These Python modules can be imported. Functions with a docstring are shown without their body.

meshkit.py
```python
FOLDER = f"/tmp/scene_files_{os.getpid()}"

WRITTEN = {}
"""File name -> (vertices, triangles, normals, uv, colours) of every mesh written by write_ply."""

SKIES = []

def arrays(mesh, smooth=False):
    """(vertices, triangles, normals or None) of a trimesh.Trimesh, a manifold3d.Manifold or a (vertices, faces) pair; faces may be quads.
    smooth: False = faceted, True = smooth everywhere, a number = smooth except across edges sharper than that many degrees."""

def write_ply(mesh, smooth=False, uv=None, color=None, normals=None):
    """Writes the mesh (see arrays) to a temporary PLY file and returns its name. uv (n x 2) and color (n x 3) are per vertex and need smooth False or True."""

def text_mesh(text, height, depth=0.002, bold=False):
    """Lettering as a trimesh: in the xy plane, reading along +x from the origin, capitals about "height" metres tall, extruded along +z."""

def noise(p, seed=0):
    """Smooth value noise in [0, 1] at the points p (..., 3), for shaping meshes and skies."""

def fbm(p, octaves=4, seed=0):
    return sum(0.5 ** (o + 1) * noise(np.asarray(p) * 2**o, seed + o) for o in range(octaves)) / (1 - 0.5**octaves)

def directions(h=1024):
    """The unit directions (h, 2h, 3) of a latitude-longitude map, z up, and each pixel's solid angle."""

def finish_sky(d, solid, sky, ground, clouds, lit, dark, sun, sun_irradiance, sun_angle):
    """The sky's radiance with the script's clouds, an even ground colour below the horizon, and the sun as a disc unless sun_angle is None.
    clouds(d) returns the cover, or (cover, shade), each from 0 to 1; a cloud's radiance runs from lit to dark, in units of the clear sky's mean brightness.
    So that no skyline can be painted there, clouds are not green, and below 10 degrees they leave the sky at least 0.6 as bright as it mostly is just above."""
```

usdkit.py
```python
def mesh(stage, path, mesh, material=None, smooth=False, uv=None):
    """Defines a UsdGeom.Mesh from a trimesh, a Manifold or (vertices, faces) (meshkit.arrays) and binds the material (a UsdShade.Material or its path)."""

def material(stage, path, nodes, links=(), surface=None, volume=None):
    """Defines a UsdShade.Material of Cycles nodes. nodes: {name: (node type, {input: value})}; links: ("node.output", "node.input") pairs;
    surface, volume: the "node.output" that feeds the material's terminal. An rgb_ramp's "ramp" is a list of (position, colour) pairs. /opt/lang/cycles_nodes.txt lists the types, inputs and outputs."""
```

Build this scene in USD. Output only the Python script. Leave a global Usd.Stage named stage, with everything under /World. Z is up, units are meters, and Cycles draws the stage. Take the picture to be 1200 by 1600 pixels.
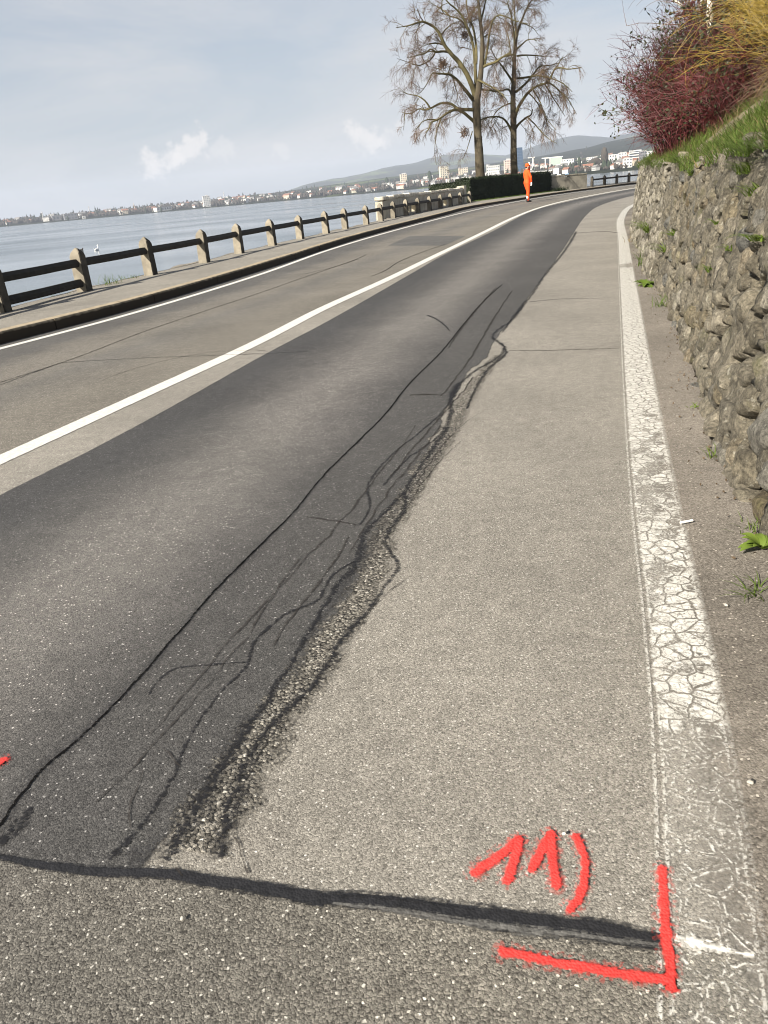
import math, numpy as np, trimesh, manifold3d as m3, usdkit, meshkit
from pxr import Usd, UsdGeom, UsdLux, UsdShade, Gf, Sdf, Vt
from scipy.interpolate import PchipInterpolator, CubicSpline
from scipy.spatial import Voronoi
import shapely
from shapely.geometry import Polygon, box as sbox

stage = Usd.Stage.CreateInMemory()
UsdGeom.SetStageUpAxis(stage, 'Z'); UsdGeom.SetStageMetersPerUnit(stage, 1)
UsdGeom.Xform.Define(stage, '/World'); UsdGeom.Scope.Define(stage, '/World/Looks')

# ---------------------------------------------------------------- camera, sky, sun, exposure
H = 1.15                                                     # lens height above the road
ROLL, PITCH, FPX = math.radians(5.26), math.atan((800 - 298) * math.cos(math.radians(5.26)) / 1200), 1200.0
FW = np.array([0, math.cos(PITCH), -math.sin(PITCH)]); UP = np.array([0, math.sin(PITCH), math.cos(PITCH)]); RT = np.array([1.0, 0, 0])
cr, sr = math.cos(ROLL), math.sin(ROLL)
cx, cy, cz = cr * RT - sr * UP, sr * RT + cr * UP, -FW
cam = UsdGeom.Camera.Define(stage, '/World/camera')
cam.AddTransformOp().Set(Gf.Matrix4d(*cx, 0, *cy, 0, *cz, 0, 0, 0, H, 1))
cam.CreateFocalLengthAttr(24.0); cam.CreateHorizontalApertureAttr(24.0); cam.CreateVerticalApertureAttr(32.0)
cam.CreateClippingRangeAttr(Gf.Vec2f(0.05, 30000))
cam.CreateExposureAttr(1.25)

SUN_AZ, SUN_EL = math.radians(-135), math.radians(32)
sd = np.array([math.sin(SUN_AZ) * math.cos(SUN_EL), math.cos(SUN_AZ) * math.cos(SUN_EL), math.sin(SUN_EL)])
sun = UsdLux.DistantLight.Define(stage, '/World/sun')
sun.CreateIntensityAttr(1.25); sun.CreateAngleAttr(0.53); sun.CreateColorAttr(Gf.Vec3f(1.0, 0.93, 0.82)); sun.CreateNormalizeAttr(True)
zx = np.cross([0, 0, 1], sd); zx /= np.linalg.norm(zx); zy = np.cross(sd, zx)
sun.AddTransformOp().Set(Gf.Matrix4d(*zx, 0, *zy, 0, *sd, 0, 0, 0, 0, 1))


def MAT(name, nodes, links=(), surface=None, volume=None):
    return usdkit.material(stage, '/World/Looks/' + name, nodes, links, surface, volume)


def sky_dir(px, py):
    a, b = (px - 600) / FPX, (800 - py) / FPX
    d = FW + (a * cr + b * sr) * RT + (-a * sr + b * cr) * UP
    return d / np.linalg.norm(d)


def sky_material():
    N = {'c': ('texture_coordinate', {}),
         's': ('sky_texture', {'sky_type': 'single_scattering', 'sun_disc': False, 'sun_elevation': SUN_EL, 'sun_rotation': SUN_AZ, 'altitude': 400.0, 'air_density': 1.0, 'aerosol_density': 2.2, 'ozone_density': 1.0}),
         'map': ('mapping', {'scale': (1.0, 1.0, 5.5), 'rotation': (0.12, 0.1, 0.4)}),
         'n': ('noise_texture', {'scale': 2.1, 'detail': 7.0, 'roughness': 0.58, 'distortion': 0.6}),
         'r': ('map_range', {'from_min': 0.4, 'from_max': 0.66, 'to_min': 0.0, 'to_max': 0.7, 'clamp': True}),
         'mx': ('mix', {'color2': (4.7, 5.0, 5.5)}), 'mc': ('mix', {'color2': (6.1, 6.05, 6.1)}), 'sx': ('separate_xyz', {}), 'hz': ('map_range', {'range_type': 'smoothstep', 'from_min': 0.62, 'from_max': 0.02, 'to_min': 0.0, 'to_max': 0.72, 'clamp': True}), 
         'bg': ('background_shader', {'strength': 0.05})}
    L = [('c.generated', 'map.vector'), ('map.vector', 'n.vector'), ('n.fac', 'r.value'), ('c.generated', 'sx.vector'), ('sx.z', 'hz.value'), ('hz.result', 'mx.fac'), ('s.color', 'mx.color1'), ('mx.color', 'mc.color1'), ('r.result', 'mc.fac')]
    last = 'mc.color'
    # two low cumulus puffs and a few faint ones over the far shore
    N['pn'] = ('noise_texture', {'scale': 34.0, 'detail': 7.0, 'roughness': 0.62})
    L.append(('c.generated', 'pn.vector'))
    for k, (px, py, rad, amt) in enumerate([(238, 252, .026, .8), (262, 243, .022, .7), (291, 230, .022, .75), (572, 211, .026, .75), (432, 232, .012, .3), (350, 232, .014, .28), (606, 207, .02, .4), (900, 190, .026, .25)]):
        d = sky_dir(px, py)
        N[f'd{k}'] = ('vector_math', {'math_type': 'distance', 'vector2': tuple(d)})
        N[f'e{k}'] = ('math', {'math_type': 'multiply_add', 'value2': 0.10, 'value3': -0.045})
        N[f'a{k}'] = ('math', {'math_type': 'add'})
        N[f'f{k}'] = ('map_range', {'range_type': 'smoothstep', 'from_min': rad, 'from_max': rad * 0.35, 'to_min': 0.0, 'to_max': amt, 'clamp': True})
        N[f'm{k}'] = ('mix', {'color2': (8.0, 7.6, 7.3)})
        L += [('c.generated', f'd{k}.vector1'), ('pn.fac', f'e{k}.value1'), (f'd{k}.value', f'a{k}.value1'), (f'e{k}.value', f'a{k}.value2'), (f'a{k}.value', f'f{k}.value'), (f'f{k}.result', f'm{k}.fac'), (last, f'm{k}.color1')]
        last = f'm{k}.color'
    L.append((last, 'bg.color'))
    return MAT('sky', N, L, surface='bg.background')


dome = UsdLux.DomeLight.Define(stage, '/World/sky')
UsdShade.MaterialBindingAPI.Apply(dome.GetPrim()).Bind(sky_material())

# ---------------------------------------------------------------- helpers
used = {}


def numbered(parent, name):
    k = used.get((parent, name), -1) + 1
    used[(parent, name)] = k
    return name if k == 0 else f'{name}_{k:03d}'


def path_of(p):
    return '/World' if p is None else str(p.GetPath())


def obj(name, mesh, mat, parent=None, smooth=None, uv=None, label=None, cat=None, group=None, kind=None):
    pp = path_of(parent)
    if smooth is None:                                           # crisp edges on built things, sheets as they are
        smooth = 25 if uv is None and len(mesh[1]) < 4000 else False
    p = usdkit.mesh(stage, pp + '/' + numbered(pp, name), mesh, mat, smooth, uv).GetPrim()
    tag(p, label, cat, group, kind)
    return p


def tag(p, label=None, cat=None, group=None, kind=None):
    for k, v in (('label', label), ('category', cat), ('group', group), ('kind', kind)):
        if v:
            p.SetCustomDataByKey(k, v)


def thing(name, label=None, cat=None, loc=(0, 0, 0), rz=0.0, group=None, kind=None, parent=None, scale=None):
    pp = path_of(parent)
    x = UsdGeom.Xform.Define(stage, pp + '/' + numbered(pp, name))
    x.AddTranslateOp().Set(Gf.Vec3d(*map(float, loc)))
    if rz:
        x.AddRotateZOp().Set(float(math.degrees(rz)))
    if scale is not None:
        x.AddScaleOp().Set(Gf.Vec3f(*map(float, scale)))
    tag(x.GetPrim(), label, cat, group, kind)
    return x.GetPrim()


def copy_of(root, loc, rz=0.0, scale=None, label=None, cat=None, group=None):
    r = thing(root.GetName().rstrip('0123456789').rstrip('_'), label, cat, loc, rz, group, scale=scale)
    r.GetReferences().AddInternalReference(root.GetPath()); r.SetInstanceable(True)
    return r


def ray(px, py):
    a, b = (px - 600) / FPX, (800 - py) / FPX
    return FW + (a * cr + b * sr) * RT + (-a * sr + b * cr) * UP


def G(px, py, z=0.0):
    d = ray(px, py)
    return np.array([0, 0, H]) + d * ((z - H) / d[2])


def GG(pts, z=0.0):
    return np.array([G(*q, z)[:2] for q in pts])


def at(px, py, Y):
    d = ray(px, py)
    return np.array([0, 0, H]) + d * (Y / d[1])


def fbm(p, o=4, seed=0):
    return meshkit.fbm(p, o, seed)


def smooth_path(p, step, smooth=True):
    """Resamples a polyline at about the given step along a spline."""
    p = np.asarray(p, float)
    s = np.concatenate([[0], np.cumsum(np.linalg.norm(np.diff(p, axis=0), axis=1))])
    n = max(2, int(s[-1] / step) + 1)
    q = np.linspace(0, s[-1], n)
    f = PchipInterpolator(s, p) if smooth else (lambda t: np.stack([np.interp(t, s, p[:, k]) for k in range(p.shape[1])], 1))
    return f(q), q


def grid_faces(n, m, flip=False):
    i, j = np.meshgrid(np.arange(n - 1), np.arange(m - 1), indexing='ij')
    a = (i * m + j).ravel()
    f = np.stack([a, a + 1, a + m + 1, a + m], 1)
    return f[:, ::-1] if flip else f


def join(ms):
    vs, fs, o = [], [], 0
    for v, f in ms:
        v, f = np.asarray(v, float), np.asarray(f, int)
        if f.shape[1] == 4:
            f = np.vstack([f[:, [0, 1, 2]], f[:, [0, 2, 3]]])
        vs.append(v); fs.append(f + o); o += len(v)
    return np.vstack(vs), np.vstack(fs)


def tm(t):
    return np.array(t.vertices), np.array(t.faces)


def boxm(size, loc=(0, 0, 0), rz=0.0, ch=0.0):
    sx, sy, sz = np.array(size, float) / 2
    if ch:
        pts = []
        for ax in (-1, 1):
            for ay in (-1, 1):
                for az in (-1, 1):
                    for k in range(3):
                        c = [sx - ch, sy - ch, sz - ch]; c[k] += ch
                        pts.append((ax * c[0], ay * c[1], az * c[2]))
        v, f = tm(trimesh.convex.convex_hull(np.array(pts)))
    else:
        v, f = tm(trimesh.creation.box([2 * sx, 2 * sy, 2 * sz]))
    c, s = math.cos(rz), math.sin(rz)
    return v @ np.array([[c, s, 0], [-s, c, 0], [0, 0, 1]]) + np.array(loc), f


def tube(pts, rad, sides=6, cap=True):
    pts = np.asarray(pts, float); n = len(pts)
    rad = np.broadcast_to(rad, (n,)).astype(float)
    t = np.gradient(pts, axis=0); t /= np.linalg.norm(t, axis=1, keepdims=True) + 1e-12
    ref = np.array([0.31, 0.17, 0.93]) if abs(t[0, 2]) < .8 else np.array([0.9, 0.3, 0.1])
    a = np.cross(t, ref); a /= np.linalg.norm(a, axis=1, keepdims=True) + 1e-12
    b = np.cross(t, a)
    ang = np.arange(sides) / sides * 2 * math.pi
    v = pts[:, None] + rad[:, None, None] * (np.cos(ang)[None, :, None] * a[:, None] + np.sin(ang)[None, :, None] * b[:, None])
    v = v.reshape(-1, 3)
    i, j = np.meshgrid(np.arange(n - 1), np.arange(sides), indexing='ij')
    i, j = i.ravel(), j.ravel(); k = (j + 1) % sides
    q = np.stack([i * sides + j, i * sides + k, (i + 1) * sides + k, (i + 1) * sides + j], 1)
    f = np.vstack([q[:, [0, 1, 2]], q[:, [0, 2, 3]]])
    if cap and sides > 3:
        v = np.vstack([v, pts[0], pts[-1]])
        jj = np.arange(sides); kk = (jj + 1) % sides
        f = np.vstack([f, np.stack([np.full(sides, len(v) - 2), kk, jj], 1), np.stack([np.full(sides, len(v) - 1), (n - 1) * sides + jj, (n - 1) * sides + kk], 1)])
    return v, f


# ---------------------------------------------------------------- materials
def plain(name, col, rough=0.8, var=0.25, scale=8.0, bump=0.0, bscale=60.0, bdist=0.01, spec=0.3, extra=None, metallic=0.0, island=False):
    """A colour with cloudy variation and fine relief; varies from object to object."""
    c = np.array(col)
    N = {'g': ('geometry', {}), 'n': ('noise_texture', {'scale': scale, 'detail': 5.0, 'roughness': 0.6}),
         'r': ('rgb_ramp', {'ramp': [(0.25, c * (1 - var)), (0.5, c), (0.75, np.minimum(c * (1 + var), .95))]}),
         'o': ('object_info', {}), 'v': ('map_range', {'from_min': 0.0, 'from_max': 1.0, 'to_min': 1 - var * .5, 'to_max': 1 + var * .5}),
         'm': ('mix', {'mix_type': 'multiply', 'fac': 1.0}), 'cc': ('combine_color', {}),
         'p': ('principled_bsdf', {'roughness': rough, 'specular_ior_level': spec, 'metallic': metallic})}
    L = [('g.position', 'n.vector'), ('n.fac', 'r.fac'), ('g.random_per_island' if island else 'o.random', 'v.value'), ('v.result', 'cc.r'), ('v.result', 'cc.g'), ('v.result', 'cc.b'),
         ('r.color', 'm.color1'), ('cc.color', 'm.color2'), ('m.color', 'p.base_color')]
    if bump:
        N['bn'] = ('noise_texture', {'scale': bscale, 'detail': 5.0, 'roughness': 0.65}); N['b'] = ('bump', {'strength': bump, 'distance': bdist})
        L += [('g.position', 'bn.vector'), ('bn.fac', 'b.height'), ('b.normal', 'p.normal')]
    return MAT(name, N, L, surface='p.BSDF')


def asphalt(name, stones, scale=120.0, big=(0.84, 1.14), bump=0.6, gap=0.42, uramp=None, ragged=None, rough=0.85, tint=None, bdist=0.003, fleck=0.965):
    """Bitumen-bound aggregate: stones with gaps between. stones: dark, mid, light and fleck grey-brown colours. uramp: a ramp across the strip
    (wheel tracks, dust). ragged: (softness, noise amount, noise scale) thins the sheet out at its sides."""
    d, m, l, k = [np.array(c) for c in stones]
    if uramp:                                                    # a ramp holds 1 at most: put its scale into the tone
        top = max(max(c) for _, c in uramp); uramp = [(a, tuple(np.array(c) / top)) for a, c in uramp]; big = (big[0] * top, big[1] * top); k = k * top
    N = {'g': ('geometry', {}),
         'w': ('noise_texture', {'scale': 160.0, 'detail': 2.0}), 'wv': ('vector_math', {'math_type': 'multiply_add', 'vector2': (.007, .007, 0), 'vector3': (0, 0, 0)}),
         'wa': ('vector_math', {'math_type': 'add'}),
         'v': ('voronoi_texture', {'dimensions': '2D', 'scale': scale}), 'sc': ('separate_color', {}), 'fn': ('noise_texture', {'scale': scale * .75, 'detail': 6.0, 'roughness': 0.8}), 'fm': ('math', {'math_type': 'multiply_add', 'value2': 2.1, 'value3': -0.9}), 'ft': ('math', {'math_type': 'multiply_add', 'value2': 0.7, 'use_clamp': True}),
         'v2': ('voronoi_texture', {'dimensions': '2D', 'scale': scale * .4, 'randomness': 1.0}), 's2': ('separate_color', {}), 'k1': ('math', {'math_type': 'greater_than', 'value2': 1 - (1 - fleck) * 3.0}), 'k2': ('map_range', {'from_min': 0.42, 'from_max': 0.3, 'clamp': True}), 'kn': ('math', {'math_type': 'multiply_add', 'value2': 0.3}), 'k3': ('math', {'math_type': 'multiply'}), 'km': ('mix', {'color2': tuple(k)}),
         'r': ('rgb_ramp', {'ramp': [(0.0, d * .7), (0.25, d * .5 + m * .5), (0.55, m), (0.85, l), (1.0, np.minimum(l * 1.45, .8))]}),
         'gp': ('map_range', {'from_min': 0.5, 'from_max': 0.8, 'to_min': 1.0, 'to_max': gap, 'clamp': True}),
         'n1': ('noise_texture', {'scale': 0.9, 'detail': 5.0, 'roughness': 0.55}), 'b1': ('map_range', {'from_min': 0.3, 'from_max': 0.7, 'to_min': big[0], 'to_max': big[1]}),
         'n2': ('noise_texture', {'scale': 14.0, 'detail': 4.0, 'roughness': 0.6}), 'b2': ('map_range', {'from_min': 0.3, 'from_max': 0.7, 'to_min': 0.87, 'to_max': 1.12}),
         'x1': ('math', {'math_type': 'multiply'}), 'x2': ('math', {'math_type': 'multiply'}),
         'vs': ('vector_math', {'math_type': 'scale'}),
         'hm': ('map_range', {'from_min': 0.7, 'from_max': 0.3, 'clamp': True}), 
         'hh': ('math', {'math_type': 'multiply_add', 'value2': 1.3}),
         'b': ('bump', {'strength': bump, 'distance': bdist}),
         'p': ('principled_bsdf', {'roughness': rough, 'specular_ior_level': 0.25})}
    L = [('g.position', 'w.vector'), ('w.color', 'wv.vector1'), ('g.position', 'wa.vector1'), ('wv.vector', 'wa.vector2'), ('wa.vector', 'v.vector'), ('v.color', 'sc.color'), ('g.position', 'fn.vector'), ('fn.fac', 'fm.value1'), ('sc.r', 'ft.value1'), ('fm.value', 'ft.value3'), ('ft.value', 'r.fac'), ('v.distance', 'gp.value'), ('wa.vector', 'v2.vector'), ('v2.color', 's2.color'), ('s2.r', 'k1.value1'), ('fn.fac', 'kn.value1'), ('v2.distance', 'kn.value3'), ('kn.value', 'k2.value'), ('k1.value', 'k3.value1'), ('k2.result', 'k3.value2'), ('k3.value', 'km.fac'),
         ('g.position', 'n1.vector'), ('n1.fac', 'b1.value'), ('g.position', 'n2.vector'), ('n2.fac', 'b2.value'),
         ('gp.result', 'x1.value1'), ('b1.result', 'x1.value2'), ('x1.value', 'x2.value1'), ('b2.result', 'x2.value2'),
         ('r.color', 'vs.vector1'), ('x2.value', 'vs.scale'),
         ('v.distance', 'hm.value'), ('fn.fac', 'hh.value1'), ('hm.result', 'hh.value3'), ('hh.value', 'b.height'), ('b.normal', 'p.normal')]
    L.append(('vs.vector', 'km.color1')); last = 'km.color'
    if uramp:
        N['uv'] = ('uvmap', {'attribute': 'st'}); N['us'] = ('separate_xyz', {})
        N['un'] = ('noise_texture', {'scale': 2.2, 'detail': 3.0}); N['uo'] = ('math', {'math_type': 'multiply_add', 'value2': 0.16, 'value3': -0.08}); N['ua'] = ('math', {'math_type': 'add'})
        N['ur'] = ('rgb_ramp', {'ramp': uramp})
        N['um'] = ('mix', {'mix_type': 'multiply', 'fac': 1.0})
        L += [('uv.UV', 'us.vector'), ('g.position', 'un.vector'), ('un.fac', 'uo.value1'), ('us.x', 'ua.value1'), ('uo.value', 'ua.value2'), ('ua.value', 'ur.fac'), (last, 'um.color1'), ('ur.color', 'um.color2')]
        last = 'um.color'
    L.append((last, 'p.base_color'))
    if not ragged:
        return MAT(name, N, L, surface='p.BSDF')
    soft, amt, rs = ragged
    ragged_nodes(N, L, soft, amt, rs)
    return MAT(name, N, L, surface='mixc.closure')


def ragged_nodes(N, L, soft, amt, rs, fine=0.5, cell=190.0, streak=None):
    """Alpha from the strip's own cross coordinate: 0 at its sides, 1 within, broken up by noise at two sizes."""
    N.setdefault('g', ('geometry', {}))
    N['uv2'] = ('uvmap', {'attribute': 'st'}); N['us2'] = ('separate_xyz', {})
    N['e1'] = ('math', {'math_type': 'multiply_add', 'value2': 2.0, 'value3': -1.0}); N['e2'] = ('math', {'math_type': 'absolute'}); N['e3'] = ('math', {'math_type': 'subtract', 'value1': 1.0})
    N['rn'] = ('noise_texture', {'scale': rs, 'detail': 4.0, 'roughness': 0.7}); N['rn2'] = ('voronoi_texture', {'dimensions': '2D', 'scale': cell}); N['rs2'] = ('separate_color', {})
    if streak:                                                   # dragged along the strip
        N['smp'] = ('mapping', {'scale': streak}); L.append(('uv2.UV', 'smp.vector'))
    N['q1'] = ('math', {'math_type': 'multiply_add', 'value2': amt * 2.6, 'value3': -amt * 1.3}); N['q2'] = ('math', {'math_type': 'multiply_add', 'value2': amt * fine, 'value3': -amt * fine * .5})
    N['q3'] = ('math', {'math_type': 'add'}); N['q4'] = ('math', {'math_type': 'add'})
    N['al'] = ('map_range', {'from_min': soft * .15, 'from_max': soft, 'to_min': 0.0, 'to_max': 1.0, 'clamp': True})
    N['tr'] = ('transparent_bsdf', {}); N['mixc'] = ('mix_closure', {})
    L += [('uv2.UV', 'us2.vector'), ('us2.x', 'e1.value1'), ('e1.value', 'e2.value1'), ('e2.value', 'e3.value2'), ('smp.vector' if streak else 'g.position', 'rn.vector'), ('g.position', 'rn2.vector'),
          ('rn.fac', 'q1.value1'), ('rn2.color', 'rs2.color'), ('rs2.g', 'q2.value1'), ('q1.value', 'q3.value1'), ('q2.value', 'q3.value2'), ('e3.value', 'q4.value1'), ('q3.value', 'q4.value2'), ('q4.value', 'al.value'),
          ('al.result', 'mixc.fac'), ('tr.BSDF', 'mixc.closure1'), ('p.BSDF', 'mixc.closure2')]


def ragged_plain(name, col, soft=0.5, amt=0.8, rs=40.0, rough=0.6, var=0.3, bump=0.5, fine=0.5, spec=0.35, maxa=1.0, bscale=190.0, streak=None):
    c = np.array(col)
    N = {'g': ('geometry', {}), 'n': ('noise_texture', {'scale': 55.0, 'detail': 4.0}), 'r': ('rgb_ramp', {'ramp': [(0.3, c * (1 - var)), (0.7, np.minimum(c * (1 + var), .95))]}),
         'bv': ('voronoi_texture', {'dimensions': '2D', 'scale': bscale}), 'b': ('bump', {'strength': bump, 'distance': 0.0015, 'invert': True}),
         'p': ('principled_bsdf', {'roughness': rough, 'specular_ior_level': spec})}
    L = [('g.position', 'n.vector'), ('n.fac', 'r.fac'), ('r.color', 'p.base_color'), ('g.position', 'bv.vector'), ('bv.distance', 'b.height'), ('b.normal', 'p.normal')]
    ragged_nodes(N, L, soft, amt, rs, fine, streak=streak)
    if maxa < 1:
        k, (t, inp) = 'al', N['al']
        N[k] = (t, {**inp, 'to_max': maxa})
    return MAT(name, N, L, surface='mixc.closure')


def ribbon(center, width, z, na=5, jit=0.0, jscale=3.0, seed=0, step=None):
    """A strip along a line on the ground: st = (across 0..1, metres along)."""
    c, s = smooth_path(center, step) if step else (np.asarray(center, float), None)
    if s is None:
        s = np.concatenate([[0], np.cumsum(np.linalg.norm(np.diff(c, axis=0), axis=1))])
    t = np.gradient(c, axis=0); t /= np.linalg.norm(t, axis=1, keepdims=True)
    nrm = np.stack([t[:, 1], -t[:, 0]], 1)
    if jit:
        q = np.stack([s * jscale, np.full_like(s, seed * 7.3), np.zeros_like(s)], 1)
        c = c + nrm * ((fbm(q, 5, seed) - .5) * 2 * jit)[:, None]
    w = width(s) if callable(width) else np.broadcast_to(width, (len(s),))
    u = np.linspace(0, 1, na)
    p = c[:, None] + nrm[:, None] * ((u - .5)[None, :, None] * np.asarray(w)[:, None, None])
    v = np.concatenate([p, np.full(p.shape[:2] + (1,), z)], -1).reshape(-1, 3)
    uv = np.stack([np.broadcast_to(u, p.shape[:2]), np.broadcast_to(s[:, None], p.shape[:2])], -1).reshape(-1, 2)
    return (v, grid_faces(len(c), na, True)), uv


def sheet(xl, xr, ys, z, na):
    """A sheet between two curves x(y): st = (across 0..1, y)."""
    u = np.linspace(0, 1, na)
    a, b = xl(ys), xr(ys)
    x = a[:, None] + (b - a)[:, None] * u
    v = np.stack([x, np.broadcast_to(ys[:, None], x.shape), np.full(x.shape, z)], -1).reshape(-1, 3)
    uv = np.stack([np.broadcast_to(u, x.shape), np.broadcast_to(ys[:, None], x.shape)], -1).reshape(-1, 2)
    return (v, grid_faces(len(ys), na, True)), uv


def curve_y(pts, back=None, ahead=None):
    """x as a smooth function of y through points; straight beyond them."""
    p = np.asarray(pts, float)
    p = p[np.argsort(p[:, 1])]
    f = PchipInterpolator(p[:, 1], p[:, 0])
    y0, y1 = p[0, 1], p[-1, 1]
    d0 = back if back is not None else float(f.derivative()(y0 + .01)); d1 = ahead if ahead is not None else float(f.derivative()(y1 - .01))
    return lambda y: np.where(y < y0, p[0, 0] + (y - y0) * d0, np.where(y > y1, p[-1, 0] + (y - y1) * d1, f(np.clip(y, y0, y1))))


# ---------------------------------------------------------------- lines of the road, read off the photograph's perspective
K_kerb = curve_y(np.vstack([GG([(0, 538), (200, 485), (400, 425), (540, 379), (700, 335), (727, 327.5)]), [(9.3, 46.9), (12.7, 52.6), (16.3, 57.4), (20.5, 62.2), (26, 67.5)]]), back=.385, ahead=1.15)
K_edge = curve_y(np.vstack([GG([(0, 545), (200, 491.7), (400, 431), (513, 391), (693, 340), (743, 328)]), [(9.18, 45.5), (12.6, 51.2), (16.3, 55.6), (20.5, 60), (26, 65)]]), back=.40, ahead=1.15)
K_cent = curve_y(np.vstack([GG([(0, 719), (200, 628), (400, 536), (500, 484.5), (600, 439), (680, 400), (750, 366), (805, 339)]), [(7.4, 33.0), (9.6, 38.0), (13.8, 45.6), (17.6, 51.2), (22, 56.5), (28, 62)]]), back=.36, ahead=1.1)
K_patL = curve_y(np.vstack([[(-2.35, 1.6)], GG([(0, 773), (147, 700), (420, 550), (500, 508), (641, 428), (690, 400), (760, 366)]), [(7.0, 31.6), (9.6, 37.2), (13.9, 44.9), (17.7, 50.6), (22.1, 55.9), (28, 61.5)]]), back=.33, ahead=1.1)
K_patR = curve_y(np.vstack([GG([(255, 1345), (400, 1150), (540, 930), (640, 770), (720, 610), (800, 500), (880, 390), (915, 338)]), [(8.4, 28.6), (11.2, 34.6), (14.6, 40.3), (19.5, 46.5), (26, 52.5)]]), back=.4, ahead=1.1)
K_wlin = curve_y(np.vstack([[(-.1, -.6)], GG([(1118, 1560), (1080, 1150), (1020, 760), (985, 480), (974, 380), (971, 340)]), [(9.7, 28.3), (13.5, 34.2), (18.5, 40.0), (24.5, 45.5)]]), back=.4, ahead=1.0)
wall_pts = np.vstack([[(.6, -1.4), (1.02, .9)], GG([(1208, 850), (1166, 776), (1122, 700), (1068, 560), (1038, 480), (1002, 410)]), [(6.05, 18.0), (8.6, 23.6), (12.4, 29.4), (17.0, 34.6), (22.5, 39.4)]])
K_wall = curve_y(wall_pts, back=.2, ahead=1.1)
fence_pts = np.vstack([[(-5.45, 6.3)], GG([(8, 487), (131, 455), (226, 432), (309, 413), (374, 396), (427, 383.5), (470, 373.5), (507, 365.5), (543, 357), (575, 350.5)], .12), [(1.25, 31.8), (2.9, 36.9), (4.75, 42.0), (6.55, 46.6)]])
K_fence = curve_y(np.vstack([fence_pts, [(9.6, 53.2), (13.2, 59.2), (16.4, 62.6), (21, 67.2), (28, 73)]]), back=.2, ahead=1.1)

ys_near = np.concatenate([np.linspace(-4, 6, 90), np.linspace(6.2, 62, 150)])

# ---------------------------------------------------------------- the road and its surfaces
A_light = asphalt('asphalt_worn', [(.125, .116, .1), (.215, .2, .173), (.295, .276, .24), (.48, .46, .42)], scale=250, bump=.42, gap=.62, fleck=.975, bdist=.002)
A_lane = asphalt('asphalt_far_lane', [(.08, .075, .068), (.135, .127, .113), (.19, .18, .161), (.36, .35, .32)], scale=180, gap=.6, bump=.45, bdist=.002,
                 uramp=[(0, (.62, .63, .66)), (.25, (.66, .67, .7)), (.36, (1.0, .98, .95)), (.5, (1.12, 1.09, 1.04)), (.62, (.9, .9, .9)), (.8, (1.12, 1.09, 1.03)), (1, (1.1, 1.07, 1.0))], ragged=(.02, .0, 20.0))
A_patch = asphalt('asphalt_patch', [(.034, .0335, .033), (.06, .0585, .0565), (.088, .0855, .082), (.3, .29, .28)], scale=250, gap=.62, fleck=.982, bump=.45, bdist=.002,
                  uramp=[(0, (.86, .87, .89)), (.14, (.86, .87, .89)), (.3, (1.3, 1.28, 1.25)), (.44, (2.15, 2.08, 1.99)), (.55, (2.25, 2.18, 2.08)), (.67, (1.6, 1.56, 1.52)), (.78, (1.1, 1.09, 1.08)), (1, (1.02, 1.02, 1.01))], ragged=(.012, .006, 9.0), big=(.88, 1.1))
A_ravel = asphalt('asphalt_ravelled', [(.03, .028, .024), (.19, .176, .15), (.36, .335, .285), (.6, .57, .5)], scale=125, gap=.16, bump=1.0, fleck=.95, ragged=(.7, .9, 14.0), bdist=.006)
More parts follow.
